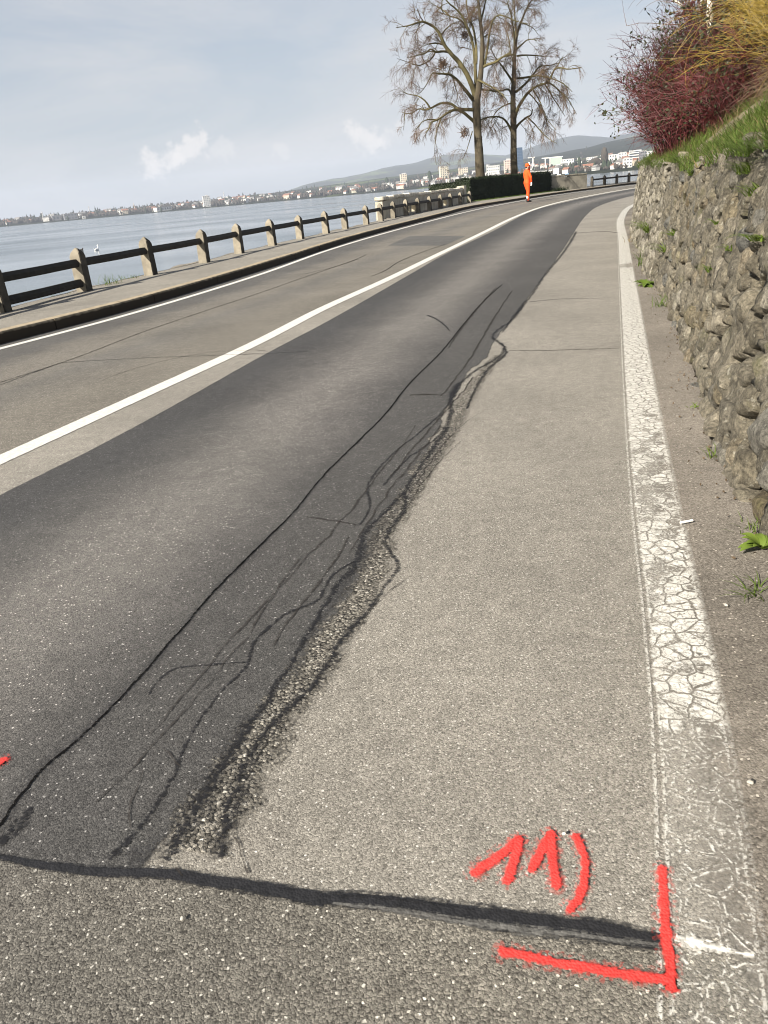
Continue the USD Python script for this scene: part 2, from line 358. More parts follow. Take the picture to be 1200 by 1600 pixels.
A_apron = asphalt('asphalt_old', [(.065, .06, .052), (.14, .131, .114), (.21, .197, .171), (.5, .48, .43)], scale=250, gap=.5, bump=.5, fleck=.972, bdist=.002,
                  uramp=[(0, (.72, .72, .74)), (.4, (.8, .8, .8)), (.75, (1.1, 1.09, 1.06)), (1, (1.2, 1.18, 1.14))], ragged=(.02, .02, 20.0))
A_dirt = asphalt('gutter_dirt', [(.12, .105, .087), (.185, .165, .139), (.235, .211, .179), (.45, .41, .35)], scale=190, gap=.7, bump=.4, ragged=(.35, .35, 5.0), fleck=.985, big=(.6, 1.2))
A_pave = asphalt('pavement_asphalt', [(.15, .139, .118), (.22, .204, .175), (.265, .247, .213), (.36, .34, .3)], scale=180, gap=.7, bump=.3)

road = thing('road', 'two lane asphalt lakeside road curving right, patched and cracked', 'road', kind='structure')
wall_foot = lambda y: K_wall(y) + .25
m, uv = sheet(lambda y: K_kerb(y) - .06, wall_foot, ys_near, 0.0, 40)
obj('asphalt', m, A_light, road, uv=uv)
ys = np.concatenate([np.linspace(2, 12, 70), np.linspace(12.3, 62, 120)])
m, uv = sheet(lambda y: K_kerb(y) - .03, lambda y: K_cent(y), ys, 0.001, 14)
obj('far_lane_surface', m, A_lane, road, uv=uv)
rs = np.random.default_rng(3)
jag = lambda y: (fbm(np.stack([y * 2.2, y * 0 + 3.3, y * 0], -1), 5, 5) - .5) * .16 + (fbm(np.stack([y * 14, y * 0 + 1.3, y * 0], -1), 3, 9) - .5) * .05
ysp = np.concatenate([np.linspace(.9, 8, 270), np.linspace(8.1, 60, 170)])
m, uv = sheet(K_patL, lambda y: K_patR(y) + jag(y) * np.clip(1.2 - y / 14, .1, 1), ysp, 0.0014, 26)
obj('asphalt_patch', m, A_patch, road, uv=uv, label='darker asphalt patch with a dusty wheel track')

# the old surface below the transverse seam
seam_px = [(-160, 1322), (0, 1341), (50, 1352), (130, 1362), (260, 1367), (380, 1385), (480, 1403), (600, 1413), (740, 1433), (880, 1451), (1040, 1473)]
seam = GG(seam_px)
fs = PchipInterpolator(seam[:, 0], seam[:, 1])
xs = np.linspace(-1.35, .5, 90); rows = np.linspace(0, 1, 30)
yb = fs(np.clip(xs, seam[0, 0], seam[-1, 0]))
P = np.stack([np.broadcast_to(xs[:, None], (90, 30)), -1.0 + (yb[:, None] + 1.0) * rows, np.full((90, 30), .0024)], -1).reshape(-1, 3)
obj('old_surface', (P, grid_faces(90, 30)), A_apron, road, uv=np.stack([np.repeat(np.linspace(0, 1, 90), 30), P[:, 1]], 1))
# dirty gutter beside the wall
m, uv = sheet(lambda y: K_wlin(y) - .02, lambda y: K_wall(y) + .12, np.concatenate([np.linspace(-2, 8, 80), np.linspace(8.2, 40, 60)]), 0.0012, 12)
obj('gutter', m, A_dirt, road, uv=uv)

# loose, ravelled stone along the patch's right side
rav = GG([(300, 1330), (345, 1260), (400, 1180), (445, 1110), (495, 1035), (540, 960), (580, 895), (600, 840), (630, 790), (660, 735), (700, 680), (725, 630), (755, 585), (780, 555)])
m, uv = ribbon(rav, lambda s: np.interp(s, [0, .1, .5, 1.2, 2.2, 4.5], [.17, .19, .15, .13, .13, .1]), .0022, 7, .02, 4.0, 4, .02)
obj('ravelled_strip', m, A_ravel, road, uv=uv)

# bitumen seals and cracks
B_seal = ragged_plain('bitumen_seal', (.014, .014, .0155), soft=1.0, amt=.85, rs=38, rough=.7, bump=.3, fine=1.4, spec=.2, maxa=.86)
B_stain = ragged_plain('bitumen_stain', (.022, .022, .024), soft=1.3, amt=.8, rs=14, rough=.8, bump=.4, fine=1.3, maxa=.42, spec=.15)
B_crack = ragged_plain('open_crack', (.006, .006, .006), soft=.7, amt=.6, rs=24, rough=.9, bump=.1, spec=.03, fine=1.0)
B_joint = ragged_plain('joint_bitumen', (.016, .016, .0175), soft=.5, amt=.62, rs=1.0, rough=.6, bump=.6, fine=.35, spec=.25, streak=(9.0, 14.0, 1.0))
B_fine = ragged_plain('fine_crack', (.035, .032, .03), soft=.9, amt=.9, rs=18, rough=.9, bump=.1, spec=.05, maxa=.75, fine=.8)

def seal(px, width, mat, name='crack_seal', z=.009, jit=.009, js=16.0, seed=1, na=5, step=.012):
    z = .0028 + (z - .008) * .35 + seed * .00002
    p = GG(px)
    L = np.linalg.norm(np.diff(p, axis=0), axis=1).sum()
    wv = np.atleast_1d(width) * (.66 if mat is B_seal and name == 'crack_seal' else 1.0)
    w = lambda s: np.interp(s / max(s[-1], 1e-6), np.linspace(0, 1, len(wv)), wv) * (.7 + .6 * fbm(np.stack([s * 6, s * 0 + seed, s * 0], -1), 3, seed))
    m, uv = ribbon(p, w, z, na, jit, js, seed, min(step * max(1, L / 6), .08))
    return obj(name, m, mat, road, uv=uv)

A_line = [(-60, 1370), (0, 1290), (60, 1210), (130, 1150), (200, 1080), (270, 1000), (340, 920), (410, 850), (460, 800), (500, 750), (560, 690), (600, 650), (640, 600), (690, 550), (722, 510), (757, 470), (785, 445)]
seal(A_line, [.06, .045, .03, .03, .04, .04, .04, .03], B_stain, 'bitumen_smear', .0085, .012, 5, 2)
seal(A_line, [.009, .010, .009, .011, .013, .015, .017, .012], B_crack, 'crack', .0105, .006, 30, 2, 5, .003)
seal([(-40, 1330), (5, 1318), (28, 1292), (48, 1262)], [.02, .06, .06, .02], B_seal, seed=3)
# transverse seam
seal(seam_px[:10] + [(1036, 1472)], [.006, .013, .031, .034, .036, .04, .05, .064, .05], B_joint, 'seam_seal', .010, .005, 8, 5, 9, .006)
B_seam2 = ragged_plain('seam_filler', (.1, .097, .09), soft=.9, amt=1.1, rs=1.0, rough=.8, bump=.6, fine=.5, streak=(6.0, 16.0, 1.0))
seal([(520, 1414), (640, 1428), (760, 1446), (880, 1462), (1030, 1480)], [.006, .022, .026, .022, .012], B_seam2, 'seam_filler', .0115, .004, 9, 6)
seal([(500, 1401), (600, 1405), (740, 1424)], [.006, .012, .004], B_seal, 'crack_seal', .0118, .004, 9, 7)
# seals over the patch
seal([(170, 1345), (220, 1292), (265, 1225), (292, 1160), (335, 1095), (383, 1042), (400, 1003), (440, 965), (500, 935), (520, 900), (556, 878)], [.03, .02, .016, .02, .03, .022], B_seal, seed=11)
seal([(230, 1090), (280, 1045), (330, 1040), (386, 1036)], [.014, .024, .016], B_seal, seed=12)
seal([(255, 1345), (300, 1280), (340, 1210), (400, 1120), (440, 1058), (480, 995), (520, 925), (556, 880), (566, 842), (590, 812), (632, 768), (668, 712), (700, 662), (706, 625), (714, 604)], [.06, .05, .035, .05, .05, .045, .05, .05, .05, .06], B_seal, seed=13, jit=.012)
seal([(200, 1350), (290, 1290), (330, 1215), (390, 1120)], [.09, .11, .09, .05], B_stain, 'bitumen_smear', .0082, .02, 4, 14)
seal([(470, 1010), (530, 930), (580, 850), (640, 770), (700, 668)], [.06, .1, .1, .1, .1], B_stain, 'bitumen_smear', .0082, .02, 4, 15)
seal([(345, 1342), (352, 1285), (364, 1238), (402, 1160), (450, 1110), (492, 1068), (512, 1038), (536, 1000), (582, 948), (602, 915), (621, 884), (604, 850), (609, 828), (631, 800), (632, 772)], [.028, .034, .03, .03, .026, .03, .04, .034], B_seal, seed=16, jit=.01, z=.0115)
seal([(340, 1345), (372, 1230), (440, 1120), (500, 1055), (560, 970)], [.05, .06, .05, .06, .04], B_stain, 'bitumen_smear', .0105, .015, 6, 17)
seal([(560, 822), (578, 790), (574, 768), (584, 742), (612, 712), (648, 682), (690, 645), (706, 622)], [.022, .03, .02, .026, .03], B_seal, seed=18)
seal([(600, 760), (640, 715), (676, 690), (702, 668)], [.02, .03, .03], B_seal, seed=19)
seal([(480, 808), (520, 815), (556, 822)], [.01, .014, .012], B_fine, 'crack', seed=20)
seal([(714, 604), (742, 580), (781, 556), (786, 541), (772, 530), (800, 500), (830, 462), (850, 432), (880, 395), (900, 362)], [.05, .06, .05, .07, .08, .1, .12, .1], B_seal, seed=21, jit=.02)
seal([(730, 640), (760, 580), (790, 548), (782, 536)], [.02, .05, .05], B_seal, seed=22)
seal([(705, 635), (712, 605), (722, 596)], [.07, .09, .03], B_seal, seed=23)
seal([(785, 520), (800, 498), (822, 470)], [.03, .05, .05], B_seal, seed=24)
seal([(640, 618), (660, 617), (690, 618)], [.03, .05, .02], B_fine, 'crack', seed=25)
seal([(826, 472), (870, 468), (910, 467), (955, 466)], [.05, .035, .02], B_seal, seed=26)
seal([(795, 548), (860, 548), (920, 546), (968, 545)], [.02, .025, .02], B_fine, 'crack', seed=27)
seal([(667, 493), (685, 501), (702, 517)], [.07, .05, .025], B_seal, seed=28)
seal([(895, 365), (940, 362), (966, 364)], [.12, .1, .06], B_fine, 'crack', seed=29)
for k, (c, w) in enumerate([([(300, 1100), (380, 1000), (450, 905), (520, 830), (590, 745), (650, 665)], .012), ([(235, 1150), (330, 1035), (420, 935), (470, 870)], .01), ([(425, 1010), (480, 935), (520, 880), (545, 840)], .014), ([(545, 865), (600, 780), (650, 715), (690, 665)], .016), ([(610, 745), (655, 690), (700, 640), (740, 590)], .02), ([(690, 620), (735, 560), (770, 500), (800, 455)], .03), ([(150, 1255), (240, 1165), (300, 1100)], .01), ([(700, 545), (740, 490), (775, 450)], .03)]):
    seal(c, [w * .5, w, w * .7], B_fine, 'crack', seed=60 + k, jit=.014, js=10)
# the far lane's seams and cracks
seal([(-40, 615), (0, 602), (60, 580), (100, 567), (220, 560), (330, 556), (410, 553), (480, 550)], [.03, .04, .03, .035, .03], B_seal, seed=31)
seal([(160, 595), (230, 571), (330, 551), (415, 548)], [.012, .016, .012], B_fine, 'crack', seed=32)
seal([(0, 598), (117, 560), (213, 523), (300, 493), (400, 460), (480, 432), (560, 405)], [.035, .035, .04, .05], B_fine, 'seam_crack', seed=33)
seal([(476, 428), (520, 418), (555, 406), (572, 398)], [.04, .06, .04], B_fine, 'crack', seed=34)
seal([(580, 432), (600, 424), (622, 410), (650, 398), (696, 382)], [.04, .05, .05], B_fine, 'crack', seed=35)
seal([(400, 402), (470, 380), (560, 352), (640, 336)], [.03, .05, .06], B_fine, 'crack', seed=37)
seal([(828, 318), (850, 315), (880, 312.5), (915, 309)], [.12, .22, .14], B_fine, 'crack', seed=38)
# small cracks in the light surface
for k, c in enumerate([[(380, 1368), (378, 1330), (370, 1300), (372, 1260), (400, 1200)], [(400, 1200), (430, 1140), (455, 1110)], [(262, 1345), (290, 1368)], [(205, 1295), (208, 1250), (222, 1205)], [(650, 760), (690, 700), (735, 655), (760, 640)], [(640, 790), (680, 730), (720, 690)], [(255, 1170), (280, 1200)], [(560, 985), (600, 930), (640, 905)]]):
    seal(c, [.005, .007, .004], B_fine, 'crack', seed=40 + k, jit=.012, js=14)
# dark square mend in the far lane
mend = GG([(606, 384), (640, 369), (728, 369), (694, 384)])
u = np.linspace(0, 1, 8); A = mend[0] + (mend[1] - mend[0]) * u[:, None]; Bq = mend[3] + (mend[2] - mend[3]) * u[:, None]
Pm = A[:, None] + (Bq - A)[:, None] * u[None, :, None]
obj('mend', (np.concatenate([Pm, np.full(Pm.shape[:2] + (1,), .003)], -1).reshape(-1, 3), grid_faces(8, 8, True)), asphalt('asphalt_mend', [(.05, .05, .05), (.1, .097, .092), (.15, .145, .135), (.3, .29, .27)], scale=160, gap=.6), road, label='small dark square mend in the far lane')


# painted lines
def line_paint(name, worn):
    N = {'g': ('geometry', {}), 'uv': ('uvmap', {'attribute': 'st'}), 'us': ('separate_xyz', {}),
         'w': ('noise_texture', {'scale': 24.0, 'detail': 4.0}), 'ws': ('vector_math', {'math_type': 'multiply_add', 'vector2': (.03, .03, .0)}),
         'v': ('voronoi_texture', {'dimensions': '2D', 'feature': 'distance_to_edge', 'scale': 20.0}),
         'ck': ('map_range', {'from_min': 0.035, 'from_max': 0.08, 'clamp': True}),
         'ri': ('map_range', {'from_min': 0.2, 'from_max': 0.11, 'clamp': True}),
         'n': ('noise_texture', {'scale': 9.0, 'detail': 6.0, 'roughness': 0.72}), 'sp': ('noise_texture', {'scale': 130.0, 'detail': 3.0, 'roughness': .7}),
         'cn': ('noise_texture', {'scale': 40.0, 'detail': 3.0}), 'cr': ('rgb_ramp', {'ramp': [(.3, (.46, .445, .4)), (.7, (.64, .625, .575))]}),
         'b': ('bump', {'strength': .5, 'distance': .004}), 'p': ('principled_bsdf', {'roughness': .6}), 'tr': ('transparent_bsdf', {}), 'mixc': ('mix_closure', {})}
    L = [('uv.UV', 'us.vector'), ('g.position', 'w.vector'), ('w.color', 'ws.vector1'), ('g.position', 'ws.vector3'), ('ws.vector', 'v.vector'), ('v.distance', 'ck.value'), ('v.distance', 'ri.value'),
         ('g.position', 'n.vector'), ('g.position', 'sp.vector'), ('g.position', 'cn.vector'), ('cn.fac', 'cr.fac'), ('cr.color', 'p.base_color'), ('sp.fac', 'b.height'), ('b.normal', 'p.normal'),
         ('tr.BSDF', 'mixc.closure1'), ('p.BSDF', 'mixc.closure2')]
    if not worn:
        N['fi'] = ('math', {'math_type': 'multiply_add', 'value2': .9, 'value3': .1}); N['s2'] = ('math', {'math_type': 'multiply_add', 'value2': .5})
        N['e1'] = ('math', {'math_type': 'multiply_add', 'value2': 2.0, 'value3': -1.0}); N['e2'] = ('math', {'math_type': 'absolute'}); N['e3'] = ('math', {'math_type': 'power', 'value2': 14.0})
        N['s3'] = ('math', {'math_type': 'multiply_add', 'value2': -.45}); N['al'] = ('map_range', {'from_min': .47, 'from_max': .56, 'clamp': True})
        L += [('n.fac', 'fi.value1'), ('sp.fac', 's2.value1'), ('fi.value', 's2.value3'), ('us.x', 'e1.value1'), ('e1.value', 'e2.value1'), ('e2.value', 'e3.value1'), ('e3.value', 's3.value1'), ('s2.value', 's3.value3'), ('s3.value', 'al.value'), ('al.result', 'mixc.fac')]
        return MAT(name, N, L, surface='mixc.closure')
    # how much paint is left, by the distance along the road (metres)
    N['vm'] = ('map_range', {'from_min': 0.0, 'from_max': 12.0, 'clamp': True})
    k = lambda y: y / 12.0
    cov = [(0, .06), (k(.86), .06), (k(.9), .28), (k(.97), .2), (k(1.02), .2), (k(1.3), .24), (k(1.42), .6), (k(1.75), .68), (k(1.95), .55), (k(2.3), .66), (k(2.45), .48), (k(2.8), .46), (k(3.2), .62), (k(4.0), .76), (k(6.5), .85), (k(9.8), .85), (k(10.2), .1), (k(10.6), .85), (1, .9)]
    N['vr'] = ('rgb_ramp', {'ramp': [(a, (b, b, b)) for a, b in cov]})
    N['c1'] = ('math', {'math_type': 'multiply_add', 'value2': 2.3, 'value3': -1.2}); N['c2'] = ('math', {'math_type': 'add'})     # noise around 0 plus what is left
    N['fl'] = ('map_range', {'from_min': .38, 'from_max': .52, 'clamp': True})
    N['rs'] = ('math', {'math_type': 'multiply_add', 'value2': 1.6, 'value3': .0}); N['rl'] = ('map_range', {'from_min': .72, 'from_max': .95, 'clamp': True}); N['rr'] = ('math', {'math_type': 'multiply'})
    N['mx'] = ('math', {'math_type': 'maximum'}); N['m2'] = ('math', {'math_type': 'multiply'})
    # thin doubled outlines left by the two edges of the line
    N['ed'] = ('rgb_ramp', {'ramp': [(0, (.2, .2, .2)), (.03, (.85, .85, .85)), (.045, (.85, .85, .85)), (.06, (0, 0, 0)), (.1, (0, 0, 0)), (.12, (.9, .9, .9)), (.14, (.9, .9, .9)), (.16, (0, 0, 0)), (.87, (0, 0, 0)), (.89, (.7, .7, .7)), (.91, (.7, .7, .7)), (.93, (0, 0, 0)), (.96, (.4, .4, .4)), (1, (.1, .1, .1))]})
    N['es'] = ('map_range', {'from_min': .46, 'from_max': .56, 'clamp': True}); N['em'] = ('math', {'math_type': 'multiply'})
    N['inn'] = ('rgb_ramp', {'ramp': [(0, (0, 0, 0)), (.09, (0, 0, 0)), (.13, (1, 1, 1)), (.9, (1, 1, 1)), (.96, (.25, .25, .25)), (1, (0, 0, 0))]}); N['m3'] = ('math', {'math_type': 'multiply'})
    N['fi2'] = ('math', {'math_type': 'multiply', 'value2': .1}); N['al0'] = ('math', {'math_type': 'maximum'}); N['al'] = ('math', {'math_type': 'maximum'})
    N['spk'] = ('map_range', {'from_min': .36, 'from_max': .46, 'to_min': .25, 'to_max': 1.0, 'clamp': True}); N['m4'] = ('math', {'math_type': 'multiply'})
    N['v3'] = ('voronoi_texture', {'dimensions': '2D', 'feature': 'distance_to_edge', 'scale': 47.0}); N['c3'] = ('map_range', {'from_min': .03, 'from_max': .09, 'to_min': .6, 'clamp': True}); N['m5'] = ('math', {'math_type': 'multiply'})
    N['un'] = ('math', {'math_type': 'multiply_add', 'value2': .22, 'value3': -.11}); N['ua'] = ('math', {'math_type': 'add'})
    L += [('ws.vector', 'v3.vector'), ('v3.distance', 'c3.value'), ('ck.result', 'm5.value1'), ('c3.result', 'm5.value2'), ('cn.fac', 'un.value1'), ('un.value', 'ua.value1'), ('us.x', 'ua.value2'), ('us.y', 'vm.value'), ('vm.result', 'vr.fac'), ('n.fac', 'c1.value1'), ('c1.value', 'c2.value1'), ('vr.color', 'c2.value2'), ('c2.value', 'fl.value'),
          ('sp.fac', 'rs.value1'), ('rs.value', 'rl.value'), ('ri.result', 'rr.value1'), ('rl.result', 'rr.value2'), ('fl.result', 'mx.value1'), ('rr.value', 'mx.value2'),
          ('m5.value', 'm2.value1'), ('mx.value', 'm2.value2'), ('ua.value', 'inn.fac'), ('inn.color', 'm3.value1'), ('m2.value', 'm3.value2'),
          ('us.x', 'ed.fac'), ('sp.fac', 'es.value'), ('ed.color', 'em.value1'), ('es.result', 'em.value2'),
          ('m3.value', 'al0.value1'), ('em.value', 'al0.value2'), ('inn.color', 'fi2.value1'), ('al0.value', 'al.value1'), ('fi2.value', 'al.value2'), ('sp.fac', 'spk.value'), ('al.value', 'm4.value1'), ('spk.result', 'm4.value2'), ('m4.value', 'mixc.fac')]
    return MAT(name, N, L, surface='mixc.closure')


P_line, P_worn = line_paint('road_paint', False), line_paint('road_paint_worn', True)
def xy(K, ys):
    return np.stack([K(ys), ys], 1)
def width_fn(pts):
    return lambda s: np.interp(s, *np.array(pts).T)
m, uv = ribbon(xy(K_cent, np.concatenate([np.linspace(1.5, 15, 160), np.linspace(15.2, 62, 140)])), width_fn([(0, .145), (20, .15), (45, .2), (70, .22)]), .003, 5)
obj('centre_line', m, P_line, road, uv=uv, label='continuous white centre line')
m, uv = ribbon(xy(K_edge, np.concatenate([np.linspace(4, 20, 120), np.linspace(20.3, 63, 120)])), width_fn([(0, .11), (30, .13), (70, .18)]), .003, 5)
obj('edge_line', m, P_line, road, uv=uv, label='white edge line beside the kerb')
yy = np.concatenate([np.linspace(.2, 7, 260), np.linspace(7.05, 40, 200)])
m, uv = ribbon(xy(K_wlin, yy), width_fn([(0, .165), (1.2, .17), (3, .185), (7, .19), (14, .19), (24, .2), (50, .2)]), .0034, 9)
uv[:, 1] = m[0][:, 1]
obj('edge_line', m, P_worn, road, uv=uv, label='crazed and flaking white edge line beside the stone wall')
# a patch of fresh paint where the seam crosses the line
m, uv = ribbon(GG([(1056, 1465), (1085, 1478), (1120, 1488), (1178, 1496)]), [.026, .03, .024, .012], .0046, 5, .006, 20, 3)
obj('paint_remnant', m, ragged_plain('paint_remnant', (.68, .66, .6), soft=.9, amt=.7, rs=30, rough=.6, fine=1.0), road, uv=uv)

# ---------------------------------------------------------------- pavement, kerb, embankment, lake
pav_ys = np.concatenate([np.linspace(3, 12, 60), np.linspace(12.2, 70, 140)])
m, uv = sheet(lambda y: K_fence(y) - .24, lambda y: K_kerb(y) - .1, pav_ys, .12, 14)
m[0][:, 2] += (fbm(m[0] * [1.3, 1.3, 0], 3, 2) - .5) * .012
obj('pavement', m, A_pave, uv=uv, label='grey asphalt pavement between the kerb and the lakeside fence', cat='pavement', kind='structure')
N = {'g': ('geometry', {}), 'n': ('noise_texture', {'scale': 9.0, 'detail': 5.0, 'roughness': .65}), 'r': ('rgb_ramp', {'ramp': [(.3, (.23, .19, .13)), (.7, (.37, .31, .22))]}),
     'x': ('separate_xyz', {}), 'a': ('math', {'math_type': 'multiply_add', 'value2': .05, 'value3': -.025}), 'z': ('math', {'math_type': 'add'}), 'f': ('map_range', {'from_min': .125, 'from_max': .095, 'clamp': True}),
     'm': ('mix', {'color2': (.035, .028, .02)}), 'bn': ('noise_texture', {'scale': 80.0, 'detail': 5.0}), 'b': ('bump', {'strength': .5, 'distance': .006}), 'p': ('principled_bsdf', {'roughness': .9, 'specular_ior_level': .2})}  # stone darkens down the face: its shade painted in, along with grime
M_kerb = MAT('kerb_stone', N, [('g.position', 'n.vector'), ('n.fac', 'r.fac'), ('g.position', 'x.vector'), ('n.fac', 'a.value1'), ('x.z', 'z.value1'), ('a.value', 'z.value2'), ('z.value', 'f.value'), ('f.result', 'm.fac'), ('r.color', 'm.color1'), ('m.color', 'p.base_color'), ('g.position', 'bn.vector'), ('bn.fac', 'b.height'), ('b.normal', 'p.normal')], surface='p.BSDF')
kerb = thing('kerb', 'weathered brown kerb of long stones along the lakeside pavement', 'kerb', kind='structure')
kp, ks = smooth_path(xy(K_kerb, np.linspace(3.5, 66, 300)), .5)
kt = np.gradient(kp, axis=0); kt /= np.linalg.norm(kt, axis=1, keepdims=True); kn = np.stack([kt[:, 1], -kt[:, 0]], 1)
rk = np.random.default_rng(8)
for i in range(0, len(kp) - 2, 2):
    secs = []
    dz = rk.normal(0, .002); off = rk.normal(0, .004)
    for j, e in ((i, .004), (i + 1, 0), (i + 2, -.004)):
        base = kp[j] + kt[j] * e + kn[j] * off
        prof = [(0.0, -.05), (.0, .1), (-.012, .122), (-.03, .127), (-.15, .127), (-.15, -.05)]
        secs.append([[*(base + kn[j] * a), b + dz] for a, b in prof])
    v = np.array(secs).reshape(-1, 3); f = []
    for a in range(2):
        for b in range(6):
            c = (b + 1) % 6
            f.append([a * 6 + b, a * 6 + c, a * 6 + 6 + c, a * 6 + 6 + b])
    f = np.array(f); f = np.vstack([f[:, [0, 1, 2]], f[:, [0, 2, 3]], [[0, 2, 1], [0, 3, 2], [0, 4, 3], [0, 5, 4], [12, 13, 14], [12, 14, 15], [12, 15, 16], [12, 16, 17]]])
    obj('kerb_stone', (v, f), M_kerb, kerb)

M_bankrock = plain('embankment_rubble', (.17, .155, .13), .9, .4, 5.0, .8, 14.0, .05)
eys = np.linspace(2, 72, 260); offs = np.array([-.22, -.34, -.6, -1.2, -2.4, -4.0]); zs = np.array([.125, .11, -.1, -.5, -1.1, -1.8])
ev = np.stack([K_fence(eys)[:, None] + offs, np.broadcast_to(eys[:, None], (260, 6)), np.broadcast_to(zs, (260, 6))], -1).reshape(-1, 3)
ev[:, 2] += (fbm(ev * 2.2, 4, 3) - .5) * np.where(ev[:, 2] > .12, .0, .16)
obj('embankment', (ev, grid_faces(260, 6)), M_bankrock, smooth=True, label='rubble embankment falling from the pavement edge to the water', cat='embankment', kind='structure')

WZ = -1.0
N = {'g': ('geometry', {}), 'mp': ('mapping', {'scale': (1.0, 2.2, 1.0)}), 'n1': ('noise_texture', {'scale': 1.1, 'detail': 5.0, 'roughness': .6}), 'n2': ('noise_texture', {'scale': .035, 'detail': 4.0}),
     'st': ('map_range', {'from_min': .35, 'from_max': .65, 'to_min': .005, 'to_max': .06, 'clamp': True}), 'b': ('bump', {'distance': .2}),
     'rr': ('map_range', {'from_min': .35, 'from_max': .65, 'to_min': .06, 'to_max': .2, 'clamp': True}),
     'p': ('principled_bsdf', {'base_color': (.035, .055, .065), 'roughness': .1, 'ior': 1.333, 'specular_ior_level': .5})}
M_water = MAT('water', N, [('g.position', 'mp.vector'), ('mp.vector', 'n1.vector'), ('g.position', 'n2.vector'), ('n2.fac', 'st.value'), ('st.result', 'b.strength'), ('n1.fac', 'b.height'), ('b.normal', 'p.normal'), ('n2.fac', 'rr.value'), ('rr.result', 'p.roughness')], surface='p.BSDF')
obj('lake', (np.array([[-6500, -400, WZ], [6500, -400, WZ], [6500, 3500, WZ], [-6500, 3500, WZ]], float), np.array([[0, 1, 2, 3]])), M_water, label='calm pale blue lake reaching to the far shore', cat='lake', kind='structure')

# ---------------------------------------------------------------- stone retaining wall
wp, ws = smooth_path(wall_pts, .04)
wt = np.gradient(wp, axis=0)
kk = np.hanning(41); kk /= kk.sum()
wt = np.stack([np.convolve(np.pad(wt[:, k], 20, mode='edge'), kk, 'valid') for k in range(2)], 1)
wt /= np.linalg.norm(wt, axis=1, keepdims=True); wn = np.stack([-wt[:, 1], wt[:, 0]], 1)
BAT = .17
def wall_at(s, t, d):
    """s along the wall, t up its face, d out of it."""
    s = np.asarray(s, float)
    px_, py_ = np.interp(s, ws, wp[:, 0]), np.interp(s, ws, wp[:, 1])
    nx, ny = np.interp(s, ws, wn[:, 0]), np.interp(s, ws, wn[:, 1])
    o = d - BAT * t + .05 * (fbm(np.stack([s * .45, t * .9, s * 0], -1), 2, 21) - .5) * 2
    return np.stack([px_ + nx * o, py_ + ny * o, t - .03 + d * BAT], -1)
WH = lambda s: 1.22 + .09 * (fbm(np.stack([np.asarray(s) * 1.2, np.asarray(s) * 0, np.asarray(s) * 0], -1), 3, 4) - .5) * 2

def stone_mat(name, cols, green=.0):
    N = {'g': ('geometry', {}), 'o': ('object_info', {}), 'br': ('rgb_ramp', {'ramp': cols}),
         'n': ('noise_texture', {'scale': 9.0, 'detail': 6.0, 'roughness': .65}), 'r': ('map_range', {'from_min': .3, 'from_max': .7, 'to_min': .5, 'to_max': 1.5}),
         'n2': ('noise_texture', {'scale': 55.0, 'detail': 6.0, 'roughness': .75}), 'r2': ('map_range', {'from_min': .34, 'from_max': .66, 'to_min': .35, 'to_max': 1.5, 'clamp': True}),
         'x': ('math', {'math_type': 'multiply'}), 'vs': ('vector_math', {'math_type': 'scale'}),
         'ln': ('noise_texture', {'scale': 26.0, 'detail': 6.0, 'roughness': .78}), 'lr': ('map_range', {'from_min': .575, 'from_max': .64, 'to_max': .6, 'clamp': True}), 'lm': ('mix', {'color2': (.34, .325, .265)}),
         'mn': ('noise_texture', {'scale': 3.2, 'detail': 5.0, 'roughness': .7}), 'mr': ('map_range', {'from_min': .56, 'from_max': .72, 'to_max': .6, 'clamp': True}), 'mm': ('mix', {'color2': (.11, .105, .04)}),
         'st': ('mapping', {'scale': (1.0, 1.0, 1.5)}), 'bn': ('noise_texture', {'scale': 36.0, 'detail': 8.0, 'roughness': .72}), 'b': ('bump', {'strength': 1.0, 'distance': .022}),
         'p': ('principled_bsdf', {'roughness': .88, 'specular_ior_level': .25})}
    L = [('o.random', 'br.fac'), ('g.position', 'n.vector'), ('n.fac', 'r.value'), ('g.position', 'n2.vector'), ('n2.fac', 'r2.value'), ('r.result', 'x.value1'), ('r2.result', 'x.value2'), ('br.color', 'vs.vector1'), ('x.value', 'vs.scale'),
         ('g.position', 'ln.vector'), ('ln.fac', 'lr.value'), ('vs.vector', 'lm.color1'), ('lr.result', 'lm.fac'), ('g.position', 'mn.vector'), ('mn.fac', 'mr.value'), ('mr.result', 'mm.fac'), ('lm.color', 'mm.color1'), ('mm.color', 'p.base_color'),
         ('g.position', 'st.vector'), ('st.vector', 'bn.vector'), ('bn.fac', 'b.height'), ('b.normal', 'p.normal')]
    return MAT(name, N, L, surface='p.BSDF')

M_stone = stone_mat('wall_stone', [(0, (.1, .09, .07)), (.18, (.155, .139, .105)), (.36, (.118, .103, .074)), (.52, (.18, .16, .121)), (.64, (.14, .118, .078)), (.76, (.105, .103, .093)), (.88, (.215, .196, .156)), (1, (.122, .096, .058))])
M_mortar = stone_mat('wall_mortar', [(0, (.135, .12, .09)), (1, (.135, .12, .09))])
wall = thing('stone_wall', 'rough grey rubble stone retaining wall on the right of the road', 'wall')
S0, S1 = .9, float(np.interp(30.5, wp[:, 1], ws))
